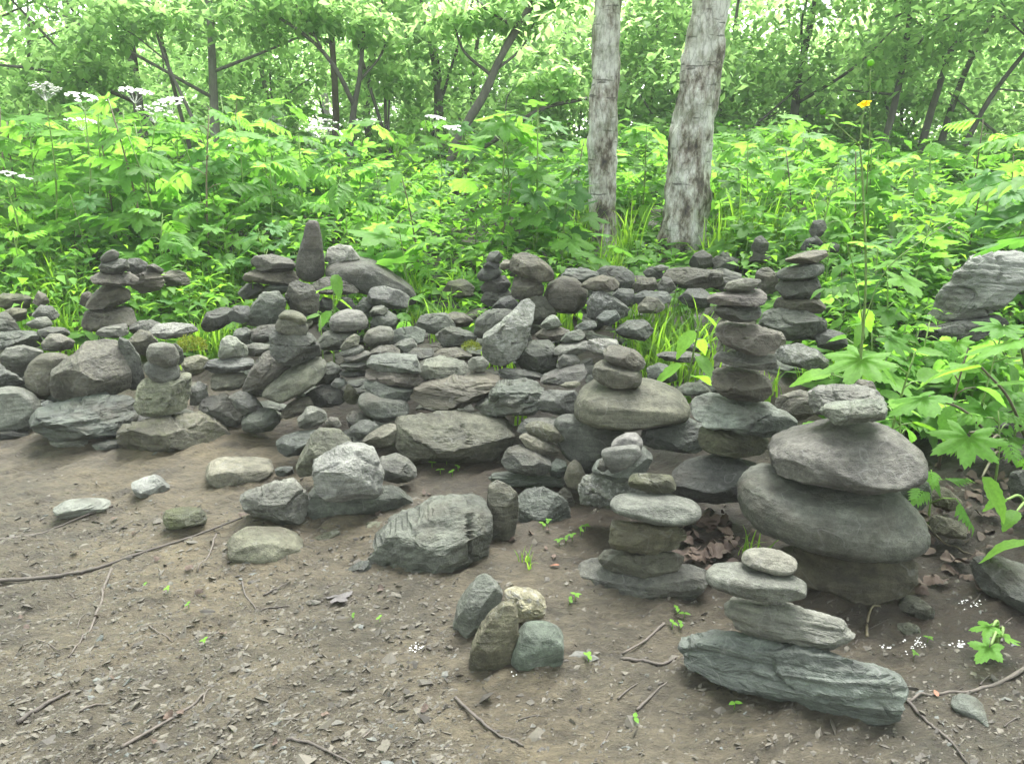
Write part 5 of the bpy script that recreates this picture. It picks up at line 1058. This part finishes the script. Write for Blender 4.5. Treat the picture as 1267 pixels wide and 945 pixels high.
# ---- the two birches
def birch(label, base_px, D, pts, widths, seed, crown_c):
    b = at(base_px[0], base_px[1], D); b[2] = gz(b[0], D) - 0.05; root = empty('birch_tree', b, 0, label, 'tree')
    Q = [at(px, py, D) - b for px, py in pts]; d = (Q[-1] - Q[-2]) / np.linalg.norm(Q[-1] - Q[-2]); Q += [Q[-1] + d * 1.5, Q[-1] + d * 3.2]
    Q[0][2] = 0.0; W = list(widths) + [widths[-1] * 0.9, widths[-1] * 0.6]
    n = 40; P = curve_pts(Q, n); rad = np.interp(np.arange(len(P)) / n, np.arange(len(Q)), np.array(W) * D / FPX / 2)
    V, F = tube(P, rad, 40); c = np.repeat(P, 40, 0); nn = fbm(V * np.array([9, 9, 4.5]), seed, 4, 0.6) + 0.5 * np.abs(vnoise(V * np.array([30, 30, 9]), seed + 5)); V = c + (V - c) * (1 + 0.16 * nn)[:, None]
    obj('trunk', mesh_from('trunk', V, F, BIRCH), root)
    top = P[-1]; cen, rd = [], []
    for k in range(6):
        p0 = P[-1 - 12 * k]; a = k * 2.2 + seed; ln = 1.2 + 0.2 * k; p2 = p0 + np.array([math.cos(a) * ln, math.sin(a) * ln, 0.5]); V, F = tube(curve_pts([p0, (p0 + p2) / 2 + np.array([0, 0, 0.15]), p2], 6), np.linspace(0.04, 0.012, 13), 7, 0.1, k); obj('limb', mesh_from('limb', V, F, BIRCH), root)
        cen += [p2, (p0 + p2) / 2 + np.array([0, 0, 0.3])]; rd += [0.7, 0.6]
    for (px, py, dd, r) in crown_c: cen.append(at(px, py, dd) - b); rd.append(r)
    V, F, T = leaf_cloud(4200, cen, rd, 0.065, seed, 0.8); obj('crown', mesh_from('crown', V, F, TREELEAF, col=T), root)
birch('pale flaky-barked birch trunk, the thicker and more leaning of two', (848, 283), 5.5, [(846, 283), (853, 200), (866, 100), (880, 0)], (58, 47, 44, 41), 3, [(800, -60, 5.3, 0.4), (870, -70, 5.6, 0.5)])
birch('slimmer straight pale birch trunk with dark scars', (747, 268), 5.6, [(748, 268), (746, 180), (748, 90), (752, 0)], (34, 32, 31, 30), 8, [(705, 25, 5.8, 0.3), (690, -30, 5.7, 0.45), (672, 40, 6.1, 0.28), (720, -10, 5.8, 0.35), (790, 10, 6.3, 0.25)])

# ---- unseen trees added round the clearing to shade the stones' front faces
for k, (x, y) in enumerate(((-5.6, 0.2), (-6.2, -4.2), (-2.4, -6.6), (2.4, -6.2), (6.0, -4.0), (5.8, 0.6), (-7.6, 3.8), (7.4, 4.2))):
    rs = np.random.default_rng(700 + k); tr = [np.zeros(3), np.array([rs.normal(0, .2), rs.normal(0, .2), 2.5]), np.array([rs.normal(0, .4), rs.normal(0, .4), 7.0])]; P = curve_pts(tr, 6); lim, cen, rad = [], [], []
    for j in range(10):
        p0 = P[int(rs.uniform(0.2, 1) * (len(P) - 1))]; a = rs.uniform(0, 6.28); p2 = p0 + np.array([math.cos(a) * 1.6, math.sin(a) * 1.6, 0.6]); lim.append(([p0, (p0 + p2) / 2 + np.array([0, 0, .1]), p2], 0.04, 0.012)); cen += [p2, (p0 + p2) / 2]; rad += [0.95, 0.8]
    tree(('unseen leafy tree added on the far side of the path for shade', 'unseen leafy tree added beside the path for shade')[abs(y) < 5 and abs(x) > 5], (x, y, gz(x, y)), tr, 0.13, 0.05, BARK, lim, (4200, cen, rad), 700 + k, 'trees round the clearing outside the view', leaf=0.17)
# ---- forest trees one can tell apart
G = 'woodland trees behind the undergrowth'
auto_tree('grey forked tree rising behind the white umbels', 262, 9.5, 0.03, 6.0, 0.105, 11, BARK_P, 4200, 2.2, G)
auto_tree('dark stout trunk half wrapped in leaves at the left', 176, 9.0, -0.02, 6.5, 0.12, 12, BARK, 5200, 1.6, G)
auto_tree('reddish straight trunk left of the dark leaning limb', 410, 10.5, 0.0, 7.0, 0.085, 13, BARK_R, 4200, 2.3, G)
auto_tree('thick dark trunk above the middle of the undergrowth', 541, 11.0, -0.02, 8.0, 0.13, 14, BARK, 4600, 2.3, G)
auto_tree('short dark trunk between the reddish and the thick dark trunk', 462, 13, 0.05, 6.0, 0.12, 15, BARK, 4600, 1.8, G)
auto_tree('dark trunk branching low behind the right birch', 985, 11.5, 0.0, 6.5, 0.12, 16, BARK, 5600, 1.5, G)
auto_tree('slender dark trunk behind the yellow flower', 1088, 10.5, 0.05, 7.0, 0.085, 17, BARK, 5200, 1.7, G)
auto_tree('two-stemmed dark tree right of the yellow flower', 1135, 11.0, 0.13, 7.0, 0.09, 18, BARK, 4800, 1.9, G)
auto_tree('dark stem leaning right, beside the two-stemmed tree', 1158, 11.2, 0.22, 7.0, 0.085, 19, BARK, 4200, 2.0, G)
auto_tree('strongly leaning dark tree at the right', 1180, 10.0, 0.42, 5.5, 0.065, 20, BARK, 4000, 2.0, G)
auto_tree('thin pale tree far left of the reddish trunk', 325, 13, 0.06, 6.0, 0.08, 21, BARK_P, 4600, 1.4, G)
auto_tree('leafy tree at the left edge of the wood', 60, 10.5, -0.03, 3.2, 0.07, 22, BARK, 4200, 1.0, G, 1.4)
auto_tree('leafy tree outside the left end of the pile', -90, 9.5, 0.0, 6.0, 0.11, 23, BARK, 6500, 1.2, G)
auto_tree('leafy tree beyond the right end of the pile', 1360, 9.0, -0.05, 6.0, 0.11, 24, BARK, 6500, 1.5, G)
auto_tree('thin pale tree between the two birches', 800, 13, 0.03, 7.0, 0.07, 25, BARK_P, 5600, 1.2, G)
auto_tree('thin dark tree just right of the thicker birch', 900, 12.5, -0.04, 6.0, 0.06, 26, BARK, 5200, 1.2, G)
auto_tree('bushy tree behind the slimmer birch', 690, 14, 0.0, 6.0, 0.09, 27, BARK, 6500, 1.0, G)
auto_tree('bushy tree behind the dense umbel cluster', 590, 13.5, 0.03, 6.0, 0.09, 28, BARK, 6000, 1.0, G)
for k, (px, D) in enumerate(((-340, 9.0), (-210, 11.5), (-480, 12.0), (1480, 10.5), (1600, 9.0), (1720, 12.0))):
    auto_tree(f'leafy tree standing well past {landmark(px)}', px, D, 0.02, 6.0, 0.13, 60 + k, BARK, 5200, 1.4, f'trees well past {landmark(px)}')
# dark crooked limbs in the middle
def limb_tree(label, D, paths, seed, crown=None):
    p0 = at(paths[0][0][0][0], paths[0][0][0][1], D); b = np.array([p0[0], D, gz(p0[0], D)]); conv = lambda pl: [at(x, y, D + dz) - b for x, y, dz in pl]
    T = [np.zeros(3)] + conv(paths[0][0]); lim = [(conv(pl), a, c) for pl, a, c in paths[1:]]
    cr = None
    if crown: cr = (crown[0], [at(x, y, D + dz) - b for x, y, dz, r in crown[1]], [r for *_, r in crown[1]])
    tree(label, b, T, paths[0][1], paths[0][2], BARK, lim, cr, seed, leaf=0.085)
limb_tree('crooked dark tree forking above the middle undergrowth', 8.2, [([(560, 190, 0), (600, 115, 0.1), (620, 70, 0.1), (655, 10, 0.2), (690, -60, 0.3)], 0.055, 0.03), ([(610, 95, 0.1), (575, 65, 0), (562, 30, -0.1)], 0.02, 0.009), ([(612, 88, 0.1), (645, 60, 0.2), (665, 20, 0.3)], 0.016, 0.007), ([(640, 35, 0.1), (600, 10, 0), (560, -30, 0)], 0.02, 0.01)], 31, (2600, [(660, -20, 0.2, 0.5), (600, 20, 0.1, 0.35), (560, 20, 0, 0.4), (640, 30, 0.3, 0.3), (700, 0, 0.3, 0.4)]))
limb_tree('low dark limb leaning out towards the slimmer birch', 7.6, [([(578, 202, 0), (625, 165, 0), (670, 135, 0), (726, 122, 0.1)], 0.032, 0.016), ([(625, 165, 0), (628, 120, 0), (650, 100, 0)], 0.008, 0.004), ([(672, 134, 0), (690, 110, 0)], 0.008, 0.004)], 32, (500, [(650, 100, 0, 0.2), (700, 115, 0.1, 0.2), (690, 90, 0.1, 0.25)]))
limb_tree('dark tree arching left with a long curved bough', 8.6, [([(434, 190, 0), (437, 140, 0), (445, 95, 0), (450, 40, 0.1)], 0.045, 0.02), ([(438, 130, 0), (415, 85, -0.2), (385, 50, -0.3), (340, 20, -0.4), (290, 5, -0.5)], 0.028, 0.01), ([(398, 60, -0.3), (378, 25, -0.3), (365, 5, -0.3)], 0.014, 0.007), ([(445, 100, 0), (475, 60, 0.2), (470, 10, 0.2)], 0.016, 0.008)], 33, (3200, [(300, 10, -0.5, 0.4), (360, 0, -0.4, 0.45), (430, 20, 0, 0.45), (470, 40, 0.2, 0.4), (400, 30, -0.2, 0.35), (330, 40, -0.2, 0.3), (490, 90, 0.4, 0.4)]))
limb_tree('thin dark sapling leaning left before the grey forked tree', 7.8, [([(255, 190, 0), (235, 140, 0), (205, 75, 0.1), (190, 30, 0.1), (170, -20, 0)], 0.022, 0.009), ([(205, 75, 0), (160, 40, 0), (130, 30, 0)], 0.009, 0.004)], 34, (2400, [(130, 40, 0, 0.4), (90, 70, 0.2, 0.4), (170, 10, 0, 0.4), (60, 110, 0.4, 0.4), (210, 20, 0, 0.3), (130, 90, 0.5, 0.4)]))
# shrubs filling the understorey
for k in range(44):
    rs = np.random.default_rng(300 + k); px = -60 + 1390 * (k + rs.uniform(0, 1)) / 44; D = rs.uniform(9.5, 18); x = ray(px, 175)[0] / ray(px, 175)[1] * D; b = np.array([x, D, gz(x, D)])
    Hh = rs.uniform(1.6, 3.6) * (0.6 if px < 130 else 1.0); cen = [np.array([rs.normal(0, 0.8), rs.normal(0, 0.6), rs.uniform(0.3, Hh)]) for _ in range(18)]
    root = empty('shrub', b, 0, f'light green shrub in the understorey far behind {landmark(px)}', 'shrub', f'understorey shrubs far behind {landmark(px)}'); st = []
    for j in range(3): st.append(tube(curve_pts([(0.1 * j, 0, 0), cen[j] * 0.5, cen[j]], 4), np.linspace(0.03, 0.01, 9), 6))
    V, F = join(st); obj('stem', mesh_from('stem', V, F, BARK), root); V, F, T = leaf_cloud(3100, cen, rs.uniform(0.35, 0.75, 18), 0.11, 300 + k, 0.6); obj('crown', mesh_from('crown', V, F, TREELEAF, col=T), root)
# far wood as one mass
cen, rad = [], []
for k in range(1300):
    D = rng.uniform(20, 42); u = rng.uniform(-1.25, 1.25); topz = 7.5 if u > -0.42 else 3.0
    z = rng.uniform(0.3, topz) 
    cen.append((u * D, D, z + 0.5)); rad.append(rng.uniform(0.6, 1.5))
V, F, T = leaf_cloud(80000, cen, rad, 0.26, 77, 0.5); obj('distant_wood', mesh_from('distant_wood', V, F, TREELEAF, col=T), label='hazy mass of distant woodland foliage', kind='stuff')
for k in range(16):
    px = -20 + 1300 * (k + rng.uniform(0, 0.9)) / 16; D = rng.uniform(16, 26); x = ray(px, 175)[0] / ray(px, 175)[1] * D
    tr = [np.zeros(3), np.array([rng.normal(0, 0.2), 0, 3.0]), np.array([rng.normal(0, 0.6), 0, 8.0])]
    tree(f'slim far trunk in the haze behind {landmark(px)}', (x, D, gz(x, D)), tr, rng.uniform(0.07, 0.13), 0.05, BARK_P if k % 2 else BARK, [([tr[1], tr[1] + np.array([s * 0.8, 0, 1.2]), tr[1] + np.array([s * 1.3, 0.2, 2.6])], 0.04, 0.015) for s in (-1, 1)], None, 500 + k, f'slim far trunks behind {landmark(px)}')
# ------------------------------------------------------------------ things lying on the mud
def on_ground(px, py, lift=0.004):
    g = ground_hit(px, py); g[2] = gz(g[0], g[1]) + lift; return g
def stick(label, pts, r, mat=TWIG, group=None):
    P = curve_pts([on_ground(x, y, r * 0.7) for x, y in pts], 6); P[:, 2] = [max(p[2], gz(p[0], p[1]) + r * 0.5) for p in P]
    c = P.mean(0); V, F = tube(P - c, np.linspace(r, r * 0.55, len(P)), 7, 0.25, len(pts)); obj('twig', mesh_from('twig', V, F, mat), loc=c, label=label, cat='twig', group=group)
stick('long pale stick running across the mud below the mossy cobble', [(-20, 714), (60, 709), (120, 699), (180, 684), (240, 664), (300, 645)], 0.006)
stick('thin crooked root winding down the mud from the long stick', [(138, 703), (128, 725), (126, 745), (112, 780), (85, 815)], 0.004)
stick('dark stick beside the bluish-white flat slab', [(-10, 672), (50, 652), (100, 640), (140, 625)], 0.005)
stick('short thick grey twig on the chip-strewn mud', [(22, 896), (50, 880), (88, 860)], 0.006)
stick('thin dark twig before the row of four standing stones', [(563, 862), (590, 885), (620, 905), (648, 922)], 0.004)
stick('dark twig lying beside the foot of the five-stone cairn', [(768, 811), (800, 818), (820, 821), (837, 812)], 0.0045)
stick('dark forked twig touching the broad grey slab', [(822, 772), (800, 790), (770, 806)], 0.004)
stick('short dark twig left of the green slate slab', [(788, 876), (805, 862), (825, 848)], 0.0035)
stick('grey curved stick at the right edge beyond the oval pebble', [(1285, 822), (1235, 845), (1195, 858), (1150, 868), (1122, 882)], 0.005)
stick('thin stick running down past the end of the slate slab', [(1118, 878), (1145, 903), (1172, 928), (1195, 948)], 0.004)
stick('small curved twig by the tan egg-shaped stone', [(300, 722), (304, 738), (318, 752)], 0.003)
stick('thin root beside the tan egg-shaped stone', [(268, 662), (258, 690), (245, 712)], 0.0035)
stick('stalk lying among dead leaves by the oval tan stone', [(1145, 648), (1170, 668), (1205, 680), (1240, 690)], 0.003, STEM_R)
stick('pale curled stem in the litter by the square brown stone', [(1072, 792), (1073, 770), (1078, 757), (1088, 755)], 0.004, STEM_R)
stick('long faint stick low on the chip-strewn mud', [(150, 925), (190, 905), (235, 880), (255, 865)], 0.004)
stick('thin twig near the corner of the muddy path', [(355, 915), (395, 925), (440, 945)], 0.0035)
for k in range(32):
    px, py = (rng.uniform(0, 840), rng.uniform(600, 940)) if k < 24 else (rng.uniform(1040, 1260), rng.uniform(640, 930))
    a = rng.normal(-0.6, 0.6); l = rng.uniform(15, 42); stick('small broken twig scattered on the mud', [(px, py), (px + l / 2 * math.cos(a), py + l / 2 * math.sin(a) * 0.7), (px + l * math.cos(a) + rng.normal(0, 3), py + l * math.sin(a) * 0.7)], rng.uniform(0.0013, 0.0026), TWIG, 'small twigs on the mud')
# mud and bark chips
def chips():
    n = 22000; Vs, Fs, Ts = [], [], []; m = 0
    a = np.linspace(0, 2 * math.pi, 7)[:-1]
    while m < n:
        px, py = rng.uniform(-30, 1290), 560 + 400 * rng.random() ** 0.8
        dens = 1.0 if px < 560 and py > 620 else 0.3
        if rng.random() > dens: continue
        d = ray(px, py); t = -CAM_H / d[2]; x, y = t * d[0], t * d[1]; s = 0.006 * rng.lognormal(0, 0.6); s = min(s, 0.04)
        r = rng.uniform(0.6, 1.15, 6); w = rng.uniform(0.3, 0.7); yaw = 0.55 + rng.normal(0, 0.5)
        rim = np.stack([s * r * np.cos(a), s * w * r * np.sin(a), rng.normal(0, 0.08, 6) * s], 1); V = np.vstack([rim, [[0, 0, s * rng.uniform(0.15, 0.4)], [0, 0, -s * 0.3]]])
        V = V @ rotm(yaw, rng.normal(0, 0.4), rng.normal(0, 0.4)).T + np.array([x, y, -0.22 * s]); Vs.append(V); Ts.append(np.full(8, rng.random()))
        b = 8 * m; Fs += [(b + k, b + (k + 1) % 6, b + 6) for k in range(6)] + [(b + (k + 1) % 6, b + k, b + 7) for k in range(6)]; m += 1
    V = np.concatenate(Vs); cx = V.reshape(-1, 8, 3).mean(1); zz = terrain(cx[:, 0], cx[:, 1]) + mud_relief(cx[:, 0], cx[:, 1]); V[:, 2] += np.repeat(zz, 8)
    mt, nt, p, out = nmat('mud_chip'); A = N(nt, 'ShaderNodeAttribute', attribute_name='tint'); tc = N(nt, 'ShaderNodeTexCoord'); n1 = N(nt, 'ShaderNodeTexNoise', Scale=120.0, Detail=3.0); L(nt, tc.outputs['Object'], n1.inputs['Vector'])
    r = ramp(nt, A.outputs['Fac'], [(0, (0.022, 0.0185, 0.013)), (0.35, (0.046, 0.0405, 0.029)), (0.7, (0.066, 0.059, 0.043)), (0.9, (0.075, 0.067, 0.05)), (1.0, (0.06, 0.067, 0.061))])
    L(nt, mix(nt, 'MULTIPLY', 0.8, r.outputs[0], ramp(nt, n1.outputs[0], [(0.3, grey(0.7)), (0.7, grey(1.25))]).outputs[0]), p.inputs['Base Color']); p.inputs['Roughness'].default_value = 0.75
    obj('mud_chips', mesh_from('mud_chips', V, np.array(Fs), mt, False, col=np.concatenate(Ts)), label='flat chips of stone, bark and mud strewn over the path', kind='stuff')
chips()
# dead leaves
DL = []
for k in range(4):
    V, F = ovate(0.55 + 0.1 * k, 0.1, k, 0.06); rs = np.random.default_rng(k); V[:, 2] += 0.16 * np.sin(5 * V[:, 0] + k) + 0.12 * np.sin(6 * V[:, 1] + 2 * k); DL.append(mesh_from('dead_leaf', V, F, DEADLEAF))
RED = simple_mat('red_dead_leaf', (0.14, 0.05, 0.022), 0.2, 0.6); PURP = simple_mat('grey_dead_leaf', (0.07, 0.062, 0.06), 0.25, 0.7)
V, F = ovate(0.5, 0.1, 3); REDL = mesh_from('dead_leaf', V, F, RED); V, F = palmate(5, 0.62, 0.1, 3); PURL = mesh_from('dead_leaf', V, F, PURP)
def dead(me, px, py, s, label, group=None, lift=0.006):
    o = obj('dead_leaf', me, loc=on_ground(px, py, lift), label=label, cat='leaf', group=group); o.rotation_euler = (rng.normal(0, 0.25), rng.normal(0, 0.25), rng.uniform(0, 6.28)); o.scale = (s, s, s)
dead(REDL, 692, 703, 0.03, 'single rust-red dead leaf on the mud'); dead(PURL, 412, 742, 0.06, 'dry grey-purple lobed leaf flat on the mud'); dead(REDL, 1158, 872, 0.02, 'small rusty leaf at the end of the slate slab')
for k in range(46): dead(DL[k % 4], rng.normal(885, 22), rng.normal(662, 18), rng.uniform(0.035, 0.07), 'curled brown dead leaf in the drift beside the large boulder cairn', 'dead leaves beside the large boulder cairn', rng.uniform(0.0, 0.03))
for k in range(75): dead(DL[k % 4], rng.uniform(1125, 1275), rng.uniform(560, 740), rng.uniform(0.03, 0.065), 'brown dead leaf in the litter at the right of the path', 'dead leaves at the right of the path', rng.uniform(0, 0.02))
for k in range(30): dead(DL[k % 4], rng.uniform(440, 720), rng.uniform(585, 700), rng.uniform(0.015, 0.03), 'scrap of brown leaf on the damp soil before the big dark block', 'leaf scraps before the big dark block')
for k in range(26): dead(DL[k % 4], rng.uniform(0, 560), rng.uniform(620, 930), rng.uniform(0.012, 0.026), 'scrap of brown leaf trodden into the chip-strewn mud', 'leaf scraps on the muddy path')
# seedlings
SD = []
for k in range(3):
    parts = []
    for j in range(2 + k % 2):
        V, F = ovate(0.62, 0.25, j, 0.0); parts.append((place(V, 0.014, rotm(j * 2.6 + k, 0.25), (0, 0, 0.012)), F))
    parts.append(tube([(0, 0, -0.004), (0, 0, 0.012)], [0.0009, 0.0008], 5)); V, F = join(parts); SD.append(mesh_from('seedling', V, F, LEAF_Y))
def seedling(px, py, s, label, group):
    o = obj('seedling', SD[rng.integers(0, 3)], loc=on_ground(px, py), label=label, cat='seedling', group=group); o.rotation_euler = (0, 0, rng.uniform(0, 6.28)); o.scale = (s, s, s)
for p in ((523, 580), (545, 592), (560, 595), (553, 582), (567, 588), (535, 588)): seedling(*p, 1.3, 'tiny green seedling on the soil before the big dark block', 'seedlings before the big dark block')
for p in ((672, 658), (678, 655), (700, 670), (708, 668), (718, 662), (692, 674), (724, 655)): seedling(*p, 1.3, 'tiny green seedling on the mud by the squat grey boulder', 'seedlings by the squat grey boulder')
for p in ((838, 756), (847, 757), (832, 775), (843, 772), (705, 745), (712, 740), (785, 897), (728, 820), (908, 880)): seedling(*p, 1.2, 'tiny green seedling on the mud around the five-stone cairn', 'seedlings around the five-stone cairn')
for p in ((1147, 797), (1130, 815), (1124, 730), (910, 760), (210, 745), (235, 760), (255, 805), (180, 730), (437, 770), (470, 768)): seedling(*p, 0.9, 'tiny green seedling scattered on the open mud', 'seedlings on the open mud')
# fallen white petals
Vs, Fs = [], []; b = 0
for (cx, cy, n, sp) in ((516, 800, 22, 5), (1098, 803, 12, 4), (1130, 800, 26, 7), (1187, 799, 22, 5), (1190, 748, 8, 4), (1206, 752, 8, 5), (712, 603, 6, 3), (634, 838, 3, 2), (40, 600, 4, 20)):
    for k in range(n):
        g = on_ground(rng.normal(cx, sp), rng.normal(cy, sp * 0.6), 0.003); s = rng.uniform(0.0012, 0.003); a = rng.uniform(0, 6.28); u = np.array([math.cos(a), math.sin(a), 0.3]) * s; v = np.array([-math.sin(a), math.cos(a), 0.2]) * s
        Vs += [g - u, g + v, g + u, g - v, g + np.array([0, 0, s * 0.7])]; Fs += [(b, b + 4, b + 1), (b + 1, b + 4, b + 2), (b + 2, b + 4, b + 3), (b + 3, b + 4, b)]; b += 5
obj('fallen_petals', mesh_from('fallen_petals', np.array(Vs), np.array(Fs), PETAL), label='tiny white petals fallen in patches on the mud', kind='stuff')
# ------------------------------------------------------------------ haze
import bmesh
bm = bmesh.new(); bmesh.ops.create_cube(bm, size=1.0)
for v in bm.verts: v.co = Vector((v.co.x * 150, 32 + v.co.y * 130, -1.5 + (v.co.z + 0.5) * 20))
hm = bpy.data.meshes.new('haze'); bm.to_mesh(hm); bm.free()
mt = bpy.data.materials.new('haze'); mt.use_nodes = True; nt = mt.node_tree; nt.nodes.clear(); ou = nt.nodes.new('ShaderNodeOutputMaterial'); pv = nt.nodes.new('ShaderNodeVolumePrincipled')
pv.inputs['Color'].default_value = (0.95, 0.99, 1.0, 1); pv.inputs['Density'].default_value = 0.0022; nt.links.new(pv.outputs[0], ou.inputs['Volume']); hm.materials.append(mt)
obj('haze', hm, label='thin pale mist hanging among the trees', kind='stuff')
